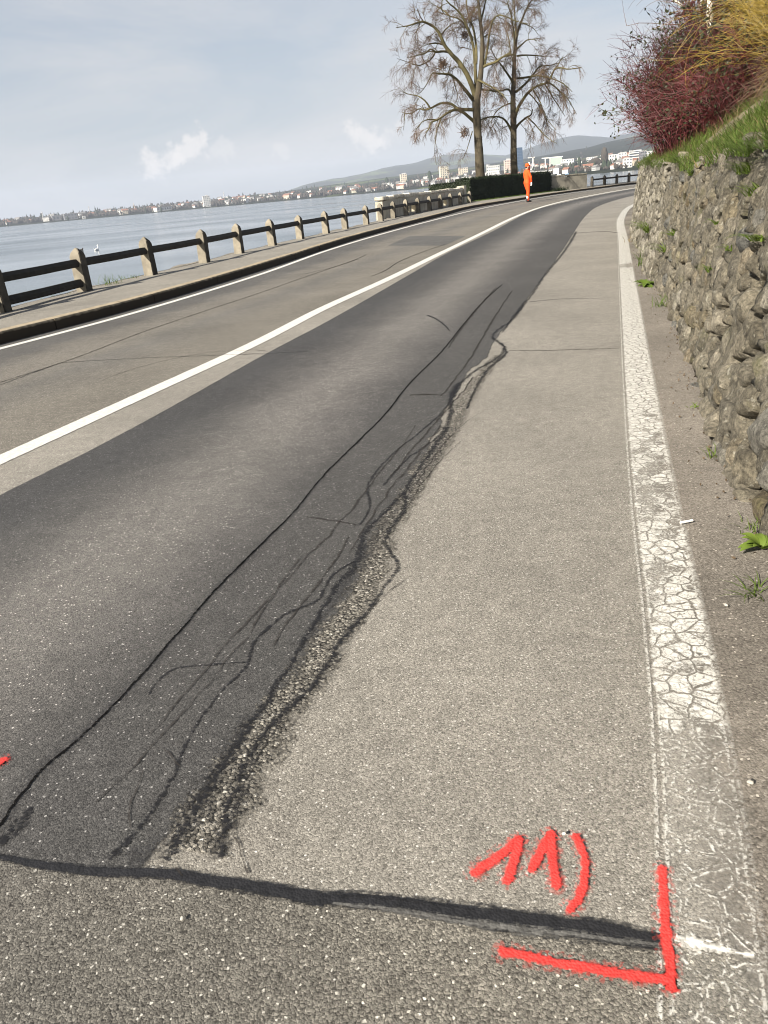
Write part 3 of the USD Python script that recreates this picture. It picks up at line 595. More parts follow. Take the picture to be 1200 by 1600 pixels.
# mortar and packing behind the stones, with dark gaps
sg = np.concatenate([np.arange(S0, 11, .022), np.arange(11, S1, .06)]); tg = np.linspace(0, 1, 46)
SS, TT = np.meshgrid(sg, tg, indexing='ij'); TH = TT * (WH(SS) - .01)
q = np.stack([SS, TH, SS * 0], -1)
dep = .006 + (fbm(q * 7, 4, 7) - .5) * .065 + (fbm(q * 32, 3, 17) - .5) * .02
hole = np.clip((fbm(q * [5.5, 7.5, 1], 4, 31) - .585) / .05, 0, 1)
dep = dep - .1 * hole
mv = wall_at(SS, TH, dep).reshape(-1, 3)
obj('mortar', (mv, grid_faces(len(sg), 46, True)), M_mortar, wall, smooth=True)
# irregular cells
rw = np.random.default_rng(12)
pts = []
t0 = 0.0
row = 0
s = S0 - .3
seeds = []
AX = 1.75
tries = 0
minr = []
while tries < 60000:
    tries += 1
    s_ = rw.uniform(S0 - .3, S1 + .3); t_ = rw.uniform(-.12, 1.36)
    r_ = (.042 + .17 * rw.random() ** 2.6) * (1.0 if s_ < 12 else 1.25) * (1.1 if t_ < .5 else .95)
    seeds.append((s_, t_, r_))
seeds.sort(key=lambda a: -a[2])
kept = np.zeros((0, 3))
cellmap = {}
out = []
for s_, t_, r_ in seeds:
    ok = True
    for i in range(int(s_ / .5) - 1, int(s_ / .5) + 2):
        for (a, b, c) in cellmap.get(i, ()):
            if ((a - s_) / AX) ** 2 + ((b - t_) / .72) ** 2 < (.62 * (c + r_)) ** 2:
                ok = False; break
        if not ok:
            break
    if ok:
        out.append((s_, t_, r_)); cellmap.setdefault(int(s_ / .5), []).append((s_, t_, r_))
sp = np.array(out)
vor = Voronoi(sp[:, :2] / [AX, .72])
def warp(p):
    a = np.stack([p[:, 0] * 7, p[:, 1] * 7, p[:, 0] * 0], -1)
    return p + .085 * np.stack([fbm(a, 3, 41) - .5, fbm(a, 3, 57) - .5], -1) + .012 * np.stack([meshkit.noise(a * 5, 43) - .5, meshkit.noise(a * 5, 59) - .5], -1)
stones = []
for i, reg in enumerate(vor.point_region):
    R = vor.regions[reg]
    if -1 in R or len(R) < 3:
        continue
    poly = Polygon(vor.vertices[R] * [AX, .72])
    c = sp[i]
    if not (S0 < c[0] < S1) or poly.area > .6:
        continue
    poly = poly.intersection(sbox(S0, .0, S1, float(WH(c[0])) + .03 * rw.random()))
    if poly.is_empty or poly.area < .0012 or poly.geom_type != 'Polygon':
        continue
    poly = poly.buffer(-.005 - .007 * rw.random()).buffer(-.008).buffer(.008)
    if poly.geom_type == 'MultiPolygon':
        poly = max(poly.geoms, key=lambda g: g.area)
    if poly.is_empty or poly.area < .001:
        continue
    stones.append((c[0], poly))
stones.sort(key=lambda a: a[0])
def stone_mesh(poly, near):
    n = 30 if near else 16
    L = poly.exterior.length
    P = np.array([poly.exterior.interpolate(k * L / n).coords[0] for k in range(n)])
    if not poly.exterior.is_ccw:
        P = P[::-1]
    P = warp(P); c = P.mean(0)
    prot = rw.uniform(-.014, .016); tl = rw.normal(0, .07, 2)
    cuts = [(rw.uniform(0, 6.28), rw.uniform(.0, .55), rw.uniform(.12, .5)) for _ in range(5)]; size = math.sqrt(poly.area)
    rings = [(1.0, -.05), (.995, -.006), (.95, .008), (.84, .016), (.68, .02), (.5, .022), (.3, .023)] if near else [(1.0, -.05), (.985, 0.0), (.85, .014), (.45, .02)]
    V = []
    for k, h in rings:
        q = c + (P - c) * k
        d = h + (prot + (q - c) @ tl if h > -.05 else 0.0)
        V.append(np.column_stack([q, np.broadcast_to(d, n)]))
    V = np.vstack(V + [[[*c, .024 + prot]]])
    for az_, off_, sl_ in cuts:                                  # split faces
        e_ = (V[:, :2] - c) @ [math.cos(az_), math.sin(az_)] - off_ * size * .5
        V[:, 2] = np.where((V[:, 2] > -.04) & (e_ > 0), V[:, 2] - e_ * sl_, V[:, 2])
    top = np.arange(len(V)) >= n
    a = np.column_stack([V[:, 0] * 11, V[:, 1] * 11, V[:, 2] * 0 + rw.random() * 9])
    V[:, 2] += top * ((fbm(a, 4, 77) - .5) * .03 + (fbm(a * 3.2, 3, 79) - .5) * .02)
    F = []
    nr = len(rings)
    i = np.arange(n); j = (i + 1) % n
    for k in range(nr - 1):
        F += [np.stack([k * n + i, k * n + j, (k + 1) * n + j], 1), np.stack([k * n + i, (k + 1) * n + j, (k + 1) * n + i], 1)]
    F.append(np.stack([(nr - 1) * n + i, (nr - 1) * n + j, np.full(n, nr * n)], 1))
    return wall_at(V[:, 0], V[:, 1], V[:, 2]), np.vstack(F)
vis0 = float(np.interp(1.5, wp[:, 1], ws))
near_st = [a for a in stones if a[0] > vis0][:298]
lim = near_st[-1][0]
rest = []
for c, poly in stones:
    if vis0 < c <= lim:
        obj('stone', stone_mesh(poly, True), M_stone, wall, smooth=24)
    else:
        rest.append(stone_mesh(poly, False))
obj('far_stones', join(rest), M_stone, wall, smooth=38, kind='stuff')

# ---------------------------------------------------------------- grassy bank above the wall
offb = np.array([-.02, .08, .22, .5, 1.0, 2.0, 4.0, 9.0, 22.0, 60.0]); zb = np.array([1.14, 1.2, 1.3, 1.48, 1.78, 2.3, 3.2, 5.2, 8.5, 14.0])
def bank_pt(s, d, z=0.0):
    s, d = np.asarray(s, float), np.asarray(d, float)
    px_, py_ = np.interp(s, ws, wp[:, 0]), np.interp(s, ws, wp[:, 1])
    nx, ny = np.interp(s, ws, wn[:, 0]), np.interp(s, ws, wn[:, 1])
    o = -(d + BAT * 1.2)
    zz = np.interp(d, offb, zb) + (WH(s) - 1.22) + .07 * (fbm(np.stack([s * 1.7, d * 1.7, s * 0], -1), 3, 5) - .5)
    return np.stack([px_ + nx * o, py_ + ny * o, zz + z], -1)
sb = np.arange(0, ws[-1], .12); db = np.concatenate([np.linspace(-.02, 1, 14), [1.5, 2, 3, 4, 6, 9, 15, 22, 40, 60]])
SB, DB = np.meshgrid(sb, db, indexing='ij')
obj('bank', (bank_pt(SB, DB).reshape(-1, 3), grid_faces(len(sb), len(db), True)), plain('bank_earth', (.13, .11, .07), .95, .4, 3.0, .6, 30.0, .03), smooth=True,
    label='earth bank rising behind the stone wall', cat='bank', kind='structure')


def leaf_mat(name, cols, trans=.35, rough=.55, island=True):
    N = {'g': ('geometry', {}), 'r': ('rgb_ramp', {'ramp': cols}), 'n': ('noise_texture', {'scale': 1.4, 'detail': 3.0}), 'a': ('math', {'math_type': 'multiply_add', 'value2': .55}), 'nn': ('math', {'math_type': 'multiply_add', 'value2': .9, 'value3': -.22}),
         'p': ('principled_bsdf', {'roughness': rough, 'specular_ior_level': .3}), 't': ('translucent_bsdf', {}), 'x': ('mix_closure', {'fac': trans})}
    L = [('g.position', 'n.vector'), ('n.fac', 'nn.value1'), ('g.random_per_island', 'a.value1'), ('nn.value', 'a.value3'), ('a.value', 'r.fac'), ('r.color', 'p.base_color'), ('r.color', 't.color'), ('p.BSDF', 'x.closure1'), ('t.BSDF', 'x.closure2')]
    return MAT(name, N, L, surface='x.closure')

M_grass = leaf_mat('grass', [(0, (.07, .11, .02)), (.45, (.13, .19, .035)), (.75, (.2, .25, .06)), (.92, (.3, .28, .11)), (1, (.36, .31, .17))], .4)
M_dry = leaf_mat('dry_grass', [(0, (.17, .125, .06)), (.5, (.28, .22, .11)), (1, (.42, .35, .2))], .3)
M_weed = leaf_mat('weed_leaf', [(0, (.09, .14, .02)), (.5, (.17, .24, .04)), (1, (.26, .32, .08))], .4)

def blades(base, length, width, lean, droop, rng, az=None):
    """Curved tapering blades, one quad-strip each."""
    n = len(base)
    az = rng.uniform(0, 2 * math.pi, n) if az is None else az
    lean = np.broadcast_to(lean, n) * rng.uniform(.3, 1.3, n)
    d = np.stack([np.cos(az), np.sin(az), 0 * az], 1)
    side = np.stack([-np.sin(az), np.cos(az), 0 * az], 1)
    V = []
    length = np.broadcast_to(length, n); width = np.broadcast_to(width, n)
    for t, w in ((0, 1.0), (.4, .85), (.75, .55), (1.0, .05)):
        c = base + d * (length * (lean * t + droop * t * t))[:, None] + np.array([0, 0, 1]) * (length * (t - .5 * (lean + droop) * t * t * .9))[:, None]
        V += [c - side * (width * w / 2)[:, None], c + side * (width * w / 2)[:, None]]
    V = np.stack(V, 1).reshape(-1, 3)
    k = np.arange(n)[:, None] * 8
    F = np.vstack([k + np.array([0, 1, 3]), k + np.array([0, 3, 2]), k + np.array([2, 3, 5]), k + np.array([2, 5, 4]), k + np.array([4, 5, 7]), k + np.array([4, 7, 6])])
    return V, F

rg = np.random.default_rng(21)
def scatter_bank(n, dmin, dmax, s0=vis0 - .2, s1=S1, power=1.5, dpow=1.0):
    s = s0 + (s1 - s0) * rg.random(n) ** power
    d = dmin + (dmax - dmin) * rg.random(n) ** dpow
    return s, d
s, d = scatter_bank(40000, -.05, 1.6, dpow=1.2)
keep = fbm(np.stack([s * 1.5, d * 2.0, s * 0], -1), 3, 8) > .40
s, d = s[keep], d[keep]
b = bank_pt(s, d, -.01)
hs = (.07 + .13 * rg.random(len(s))) * (.6 + .9 * fbm(np.stack([s * 1.1, d * 2, s * 0], -1), 3, 15))
obj('bank_grass', blades(b, hs, .0045 + .004 * rg.random(len(s)), .45, .35, rg), M_grass, kind='stuff', label='green grass growing on the bank above the stone wall', cat='grass')
s, d = scatter_bank(13000, -.04, 1.5)
b = bank_pt(s, d, 0)
obj('dry_grass', blades(b, .07 + .14 * rg.random(len(s)), .004, .9, .5, rg), M_dry, kind='stuff', label='straw coloured dead grass among the green on the bank', cat='grass')
# grass hanging over the wall's head
hang = []
s = rg.uniform(vis0, S1, 3400); s = s[fbm(np.stack([s * 1.3, s * 0, s * 0], -1), 3, 61) > .47]
b = bank_pt(s, np.full(len(s), -.03), .0)
nx, ny = np.interp(s, ws, wn[:, 0]), np.interp(s, ws, wn[:, 1])
az = np.arctan2(ny, nx) + rg.normal(0, .7, len(s))
obj('overhanging_grass', blades(b, .08 + .12 * rg.random(len(s)), .005, .9, .75, rg, az), M_grass, kind='stuff', label='grass spilling over the head of the stone wall', cat='grass')


def tuft(name, pos, label, n=26, size=.1, width=.008, lean=.6, droop=.5, mat=None, spread=.03, cat='weed', face=None):
    r = np.random.default_rng(int(abs(pos[0] * 131 + pos[1] * 37 + pos[2] * 17) * 100) % 99991)
    base = np.column_stack([r.normal(0, spread, n), r.normal(0, spread, n), np.full(n, -.01)])
    az = None if face is None else face + r.normal(0, .9, n)
    v, f = blades(base, size * (.5 + .7 * r.random(n)), width, lean, droop, r, az)
    v = v + np.asarray(pos)
    return obj(name, (v, f), mat or M_weed, label=label, cat=cat)

def broad(pos, n, size, label, seed):
    """A low plant of broad pointed leaves."""
    r = np.random.default_rng(seed); ms = []
    for k in range(n):
        az = r.uniform(0, 6.28); L = size * r.uniform(.6, 1.1); w = L * .32; up = r.uniform(.35, 1.1)
        t = np.linspace(0, 1, 7); ww = w * np.sin(np.pi * np.clip(t * .92 + .06, 0, 1)) ** .8 / 2
        c = np.column_stack([t * L * math.cos(up * .8), 0 * t, L * (t * math.sin(up) - .55 * t ** 2)])
        rowv = np.stack([c + np.column_stack([0 * t, -ww, ww * .35]), c, c + np.column_stack([0 * t, ww, ww * .35])], 1).reshape(-1, 3)
        ca, sa = math.cos(az), math.sin(az)
        rowv = rowv @ np.array([[ca, sa, 0], [-sa, ca, 0], [0, 0, 1]])
        ms.append((rowv, grid_faces(7, 3)))
    v, f = join(ms)
    return obj('broadleaf_weed', (v + np.asarray(pos), f), M_weed, smooth=True, label=label, cat='weed')

broad(G(1008, 447), 16, .19, 'leafy green weed lying flat at the wall foot beside the white line', 3)
broad(G(1190, 862) + [0.0, 0.0, 0.01], 18, .095, 'bright broad-leaved weed at the near end of the wall foot', 4)
tuft('grass_tuft', G(1188, 930), 'yellowing grass tuft nearest the camera at the wall foot', 30, .085, .004, .9, .5, M_grass, .022, 'grass tuft')
tuft('grass_tuft', G(1180, 830), 'thin grass behind the bright broad-leaved weed', 24, .09, .003, .6, .4, M_grass, .03, 'grass tuft')
tuft('grass_tuft', G(1119, 716), 'small green tuft at the wall foot by a pale stone', 22, .075, .006, .5, .4, M_weed, .016, 'grass tuft')
tuft('grass_tuft', G(1085, 637), 'tiny dark green tuft at the wall foot', 16, .05, .006, .8, .4, M_weed, .016, 'grass tuft')
tuft('grass_tuft', G(1037, 478), 'grass tuft at the wall foot beyond the leafy weed', 40, .16, .006, .5, .5, M_grass, .04, 'grass tuft')
tuft('grass_tuft', G(1010, 415), 'tall grass tuft in a notch of the wall foot', 60, .32, .008, .35, .4, M_grass, .05, 'grass tuft')
tuft('grass_tuft', G(993, 378), 'straw coloured tuft at the foot of the far wall', 40, .25, .008, .6, .5, M_dry, .06, 'grass tuft')

def on_wall(px, py):
    """The point of the wall's face behind a picture point."""
    d = ray(px, py); o = np.array([0, 0, H])
    best = None
    for s in np.arange(vis0 - .5, S1, .04):
        p0 = wall_at(s, .6, 0.0)
        # intersect the ray with the face's plane there
        nx, ny = np.interp(s, ws, wn[:, 0]), np.interp(s, ws, wn[:, 1])
        nn = np.array([nx, ny, BAT]); k = ((p0 - o) @ nn) / (d @ nn)
        h = o + d * k
        e = abs((h - p0)[0] * -ny + (h - p0)[1] * nx)
        if k > 0 and -.05 < h[2] < 1.4 and (best is None or e < best[0]):
            best = (e, h, math.atan2(ny, nx))
    return best[1], best[2]
for px, py, n, sz, lab in [(1130, 347, 26, .06, 'bright green moss-like tuft in the middle of the wall face'), (1116, 422, 22, .08, 'yellow-green tuft in a joint below the long crack of the wall'), (1056, 366, 26, .1, 'small tuft in the far part of the wall face'),
                          (1016, 362, 60, .28, 'largest tuft hanging from the far part of the wall'), (1040, 392, 36, .17, 'dark tuft low in the far part of the wall'), (1172, 268, 46, .12, 'upper green clump in the wall near its head'),
                          (1186, 302, 40, .1, 'lower green clump beneath the dark boulder'), (1194, 372, 30, .09, 'sparse weeds in the wall at the picture edge'), (1148, 388, 20, .06, 'green weed beside a hole in the wall'), (1085, 272, 30, .12, 'weed in a gap under the wall head')]:
    try:
        pos, fa = on_wall(px, py)
        tuft('wall_weed', pos + [math.cos(fa) * .015, math.sin(fa) * .015, 0], lab, n, sz, .008, .9, .6, M_weed, .02, 'weed', fa)
    except TypeError:
        pass
# plants at the lake edge
for px, py, n, sz, lab in [(178, 446, 40, .26, 'tall grass at the pavement edge between two fence posts'), (208, 437, 26, .16, 'low green plant left of the second full fence post'), (100, 462, 26, .08, 'dark weeds under the lower fence rail')]:
    tuft('lakeside_grass', G(px, py, .1) + [-.08, .02, 0], lab, n, sz, .007, .5, .4, M_grass, .1, 'grass tuft')

# ---------------------------------------------------------------- fence of concrete posts and dark rails
M_conc = plain('fence_concrete', (.2, .178, .138), .9, .35, 7.0, .7, 70.0, .006)
M_shaded = plain('shaded_concrete', (.045, .04, .031), .9, .5, 9.0, .7, 70.0, .006)  # dark copy of the fence concrete, standing in for shade on the posts
M_rail = plain('fence_rail', (.02, .0175, .0135), .8, .5, 10.0, .6, 60.0, .004)
def post_mesh(w=.19, dp=.17, h=.63):
    secs = [(1.0, -.12), (1.0, .03), (.97, h * .62), (.95, h * .8), (.78, h * .89), (.34, h * .97), (.1, h)]
    V = []
    c = .012
    for k, z in secs:
        a, b = w / 2 * k, dp / 2 * k
        V += [(a - c, -b, z), (a, -b + c, z), (a, b - c, z), (a - c, b, z), (-a + c, b, z), (-a, b - c, z), (-a, -b + c, z), (-a + c, -b, z)]
    V = np.array(V); F = []
    for k in range(len(secs) - 1):
        for i in range(8):
            j = (i + 1) % 8
            F += [[k * 8 + i, k * 8 + j, k * 8 + 8 + j], [k * 8 + i, k * 8 + 8 + j, k * 8 + 8 + i]]
    n = (len(secs) - 1) * 8
    F += [[n, n + i, n + i + 1] for i in range(1, 7)]
    return V, np.array(F)
def rail_mesh(p, q, h=.115, w=.1):
    p, q = np.array(p, float), np.array(q, float)
    t = q - p; L = np.linalg.norm(t); t /= L
    sx = np.array([t[1], -t[0], 0]); sx /= np.linalg.norm(sx); sz = np.cross(sx, t)
    prof = [(w / 2, .01), (w * .2, h / 2), (-w * .2, h / 2), (-w / 2, .01), (-w / 2, -h * .35), (-w * .3, -h / 2), (w * .3, -h / 2), (w / 2, -h * .35)]
    V = np.array([e + sx * a + sz * b for e in (p, (p + q) / 2 - [0, 0, .004], q) for a, b in prof]); F = []
    for k in range(2):
        for i in range(8):
            j = (i + 1) % 8
            F += [[k * 8 + i, k * 8 + 8 + j, k * 8 + j], [k * 8 + i, k * 8 + 8 + i, k * 8 + 8 + j]]
    F += [[0, i, i + 1] for i in range(1, 7)] + [[16, 16 + i + 1, 16 + i] for i in range(1, 7)]
    return V, np.array(F)
def fence(name, label, pts, heights, lower, mat=M_conc, rmat=M_rail):
    f = thing(name, label, 'fence')
    n = len(pts); rf = np.random.default_rng(n)
    for i in range(n):
        a = pts[min(i + 1, n - 1)] - pts[max(i - 1, 0)]
        rz = math.atan2(a[1], a[0]) - math.pi / 2
        v, fc = post_mesh(h=heights * rf.uniform(.98, 1.02))
        v = v.copy(); v[:, :2] += v[:, 2:3] * rf.normal(0, .012, 2)
        v += (fbm(v * 14 + i, 3, 2)[:, None] - .5) * .008
        c, s = math.cos(rz), math.sin(rz)
        v = v @ np.array([[c, s, 0], [-s, c, 0], [0, 0, 1]]) + [*pts[i], .12]
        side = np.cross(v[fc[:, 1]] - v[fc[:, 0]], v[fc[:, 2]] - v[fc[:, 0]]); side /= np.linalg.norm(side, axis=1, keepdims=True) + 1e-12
        dark = side @ np.array([c, s, 0]) > .6                   # shade of the road-facing side is put into its darker colour
        obj('post', (v, fc[~dark]), mat, f); obj('blackened_side', (v, fc[dark]), M_shaded, f)
        if i < n - 1:
            d = (pts[i + 1] - pts[i]) / np.linalg.norm(pts[i + 1] - pts[i]) * .08
            obj('rail', rail_mesh([*(pts[i] + d), .12 + heights * .66], [*(pts[i + 1] - d), .12 + heights * .66]), rmat, f)
            if i in lower:
                obj('rail', rail_mesh([*(pts[i] + d), .12 + heights * .2], [*(pts[i + 1] - d), .12 + heights * .2]), rmat, f)
    return f
fp, fsl = smooth_path(xy(K_fence, np.linspace(5.8, 46.4, 200)), .02)
s1 = float(np.interp(12.4, fp[:, 1], fsl))
fpos = s1 + 2.085 * np.arange(-3, 18)
fpos = fpos[(fpos > 0) & (fpos < fsl[-1])]
FP = np.stack([np.interp(fpos, fsl, fp[:, k]) for k in range(2)], 1)
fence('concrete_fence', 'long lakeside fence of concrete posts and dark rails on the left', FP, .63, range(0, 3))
F2 = []
for px, py in [(925, 289.6), (944.5, 287.4), (963.5, 285.2), (982.5, 283)]:
    F2.append(at(px, py, 61.0 + 1.5 * len(F2))[:2])
F2 = np.array(F2); F2 = np.vstack([F2, F2[-1] + (F2[-1] - F2[-2]) * [[1], [2], [3]]])
fence('concrete_fence', 'distant fence of dark posts and rail where the road bends away', F2, .72, (), plain('dark_concrete', (.07, .062, .05), .9, .4, 7.0))

# ---------------------------------------------------------------- viewpoint terrace: parapets, railing, hedge
M_par = plain('parapet_stone', (.44, .405, .325), .9, .35, 2.5, .6, 30.0, .02)
terr = np.array([(1.55, 33.4), (3.0, 37.6), (4.9, 42.9), (6.6, 47.2), (9.6, 53.5), (13.2, 59.5), (16.3, 62.9), (16.8, 68), (8, 72), (2.6, 60)])
obj('terrace', tm(trimesh.creation.extrude_polygon(Polygon(terr), 1.9)), plain('terrace_gravel', (.2, .185, .15), .9, .3), label='gravel terrace with trees between the road and the lake', cat='terrace', kind='structure')
stage.GetPrimAtPath('/World/terrace').GetAttribute('points').Set(Vt.Vec3fArray.FromNumpy(np.array([(*p[:2], p[2] - 1.79) for p in np.array(stage.GetPrimAtPath('/World/terrace').GetAttribute('points').Get())], np.float32)))

# low stone parapet with half-round openings, just behind the fence
pa, pb = np.array([1.05, 32.6]), np.array([6.15, 47.0])
pl = np.linalg.norm(pb - pa); pd = (pb - pa) / pl; prz = math.atan2(pd[1], pd[0])
def along_parapet(px):
    d = ray(px, 320)[:2]; A = np.array([[d[0], -pd[0]], [d[1], -pd[1]]])
    return float(np.linalg.solve(A, pa)[1])
outl = [(0, -.2), (pl, -.2)]
xs_ = np.linspace(pl, 0, 40); outl += [(x, .70 + .015 * math.sin(x * 5.1) - (.06 if x < .4 else 0)) for x in xs_]
face = Polygon(outl)
arch = []
for px in (643, 693.5):
    u0 = along_parapet(px); arch.append(u0)
    a = np.linspace(0, math.pi, 14)
    face = face.difference(Polygon([(u0 + .8 * math.cos(t), .06 + .36 * math.sin(t)) for t in a]))
par = thing('arched_parapet', 'pale weathered stone parapet with half-round openings behind the fence', 'parapet wall', (*pa, .12), prz)
tx = trimesh.creation.extrude_polygon(face, .3)
def stand(t):
    v, f = tm(t); return np.column_stack([v[:, 0], v[:, 2] - .0, v[:, 1]]), f[:, ::-1]
obj('wall_face', stand(tx), M_par, par)
for u0 in arch:
    obj('mullion', boxm((.17, .24, .38), (u0, .15, .24), 0, .02), M_par, par)
M_cop = plain('coping_stone', (.43, .4, .33), .9, .4, 6.0, .8, 20.0, .02)
u_ = 0.0; rc = np.random.default_rng(5)
while u_ < pl - .3:
    L = rc.uniform(.5, .95)
    v, f = boxm((L - .02, .36 + rc.uniform(-.03, .03), .13 + rc.uniform(-.02, .04)), (u_ + L / 2, .15, .755 + rc.uniform(-.015, .02)), rc.normal(0, .02), .03)
    obj('coping_stone', (v, f), M_cop, par); u_ += L
obj('end_pillar', boxm((.62, .42, 1.1), (pl + .1, .12, .36), 0, .03), M_par, par, label='taller square pillar ending the parapet')
# thin dark railing on the terrace's far side
rl = thing('terrace_railing', 'thin dark railing seen just over the arched parapet', 'railing')
r0, r1 = at(606, 306.5, 44.0), at(672, 299.5, 56.0)
obj('rail', tube([r0, r1], .045, 6), M_rail, rl)
for k in np.linspace(.02, .98, 7):
    q = r0 + (r1 - r0) * k; obj('post', tube([[q[0], q[1], .1], q], .035, 6), M_rail, rl)
# grey parapet beyond the hedge
def wall_block(name, label, a, b, h, th, mat, z0=.05):
    a, b = np.array(a), np.array(b); L = np.linalg.norm(b - a); rz = math.atan2(*(b - a)[::-1])
    t = thing(name, label, 'parapet wall', (*a, 0), rz)
    n = 26
    xs2 = np.linspace(0, L, n)
    P = Polygon([(0, z0), (L, z0)] + [(x, h + .035 * math.sin(x * 3.3) + .02 * math.sin(x * 11)) for x in xs2[::-1]])
    obj('masonry', stand(trimesh.creation.extrude_polygon(P, th)), mat, t)
    u = 0.0
    while u < L - .2:
        l = min(rc.uniform(.6, 1.1), L - u)
        obj('coping_stone', boxm((l - .015, th + .06, .1), (u + l / 2, th / 2, h + .04 + rc.uniform(-.01, .015)), 0, .02), mat, t); u += l
    return t
def on_y(px, py, Y):
    p = at(px, py, Y); return p[:2]
wall_block('grey_parapet', 'plain grey stone parapet between the hedge and the distant fence', on_y(861, 296, 57.5), on_y(917, 290, 59.0), 1.02, .35, plain('grey_parapet_stone', (.2, .185, .15), .9, .5, 1.6, .6, 20.0, .02))

M_hedge = leaf_mat('hedge_leaf', [(0, (.008, .014, .005)), (.6, (.018, .03, .008)), (1, (.05, .07, .018))], .12)
hp = np.array([on_y(735, 312, 48.6), on_y(862, 297, 57.3)])
hd = (hp[1] - hp[0]) / np.linalg.norm(hp[1] - hp[0]); hn = np.array([-hd[1], hd[0]])
hedge = thing('hedge', 'dense dark clipped hedge beside the pavement behind the person', 'hedge')
rh = np.random.default_rng(31)
def hedge_box(a, b, th, h):
    """Core and leaves of a straight piece of hedge from a to b, th thick to the lake side."""
    L = np.linalg.norm(b - a); d = (b - a) / L; n = np.array([-d[1], d[0]])
    core = boxm((L - .12, th - .14, h - .1), (0, 0, 0), math.atan2(d[1], d[0])); cc = (a + b) / 2 + n * th / 2
    core = (core[0] + [*cc, .1 + h / 2 - .03], core[1])
    pts, nor = [], []
    dens = 620
    for (o, u, v, nn) in [((0, 0, 0), (L, 0, 0), (0, 0, h), (0, -1, 0)), ((0, th, 0), (L, 0, 0), (0, 0, h), (0, 1, 0)), ((0, 0, h), (L, 0, 0), (0, th, 0), (0, 0, 1)), ((0, 0, 0), (0, th, 0), (0, 0, h), (-1, 0, 0)), ((L, 0, 0), (0, th, 0), (0, 0, h), (1, 0, 0))]:
        o, u, v, nn = map(np.array, (o, u, v, nn)); m_ = int(np.linalg.norm(u) * np.linalg.norm(v) * dens)
        q = o + u * rh.random((m_, 1)) + v * rh.random((m_, 1)) + nn * (rh.normal(-.01, .03, (m_, 1)) + .06 * (fbm(np.column_stack([rh.random(m_) * 0 + q_ for q_ in (0, 0, 0)]) + (o + u * .0), 1)[:, None] - .5))
        pts.append(q); nor.append(np.broadcast_to(nn, (m_, 3)))
    p = np.vstack(pts); nv = np.vstack(nor) + rh.normal(0, .55, (len(p), 3)); nv /= np.linalg.norm(nv, axis=1, keepdims=True)
    p[:, 1:] += (fbm(p * 1.6, 3, 3)[:, None] - .5) * .12
    a1 = np.cross(nv, rh.normal(0, 1, (len(p), 3))); a1 /= np.linalg.norm(a1, axis=1, keepdims=True); b1 = np.cross(nv, a1)
    sz = rh.uniform(.022, .05, (len(p), 1))
    V = np.stack([p - a1 * sz, p + b1 * sz * .6, p + a1 * sz, p - b1 * sz * .6], 1).reshape(-1, 3)
    k = np.arange(len(p))[:, None] * 4
    R = np.array([[d[0], d[1], 0], [n[0], n[1], 0], [0, 0, 1]])
    V = V @ R + [*a, .1]
    return core, (V, np.vstack([k + [0, 1, 2], k + [0, 2, 3]]))
c1, l1 = hedge_box(hp[0], hp[1], 1.0, 1.28)
qL = on_y(670, 303, 50.6)
c2, l2 = hedge_box(qL, hp[0] + hd * .2 + hn * .25, 1.0, 1.12)
M_core = plain('hedge_inside', (.012, .018, .008), .95, .3)
obj('branches', join([c1, c2]), M_core, hedge)
obj('leaves', join([l1, l2]), M_hedge, hedge, kind='stuff')
gv = np.concatenate([hp[0] + hd * t * np.linalg.norm(hp[1] - hp[0]) - hn * rh.uniform(.0, .45) for t in rh.random(1400)]).reshape(-1, 2)
obj('hedge_grass', blades(np.column_stack([gv, np.full(len(gv), .12)]), .05 + .08 * rh.random(len(gv)), .012, .6, .4, rh), M_grass, kind='stuff', label='thin strip of grass at the foot of the hedge', cat='grass')
tuft('shrub_clump', np.array([*on_y(872, 297, 56.8), .1]), 'dark low clump at the foot of the grey parapet', 220, .42, .03, .5, .4, M_hedge, .32, 'plant')

# ---------------------------------------------------------------- the two bare lime trees
M_bark = plain('bark', (.075, .062, .04), .92, .4, 3.0, .8, 18.0, .04)
M_limb = plain('mossy_bark', (.088, .075, .034), .92, .45, 2.0, .7, 22.0, .03)
M_twig = plain('twig_bark', (.1, .068, .047), .9, .25, 2.0)
M_nest = plain('dead_leaves', (.12, .075, .045), .9, .5, 9.0, island=True)

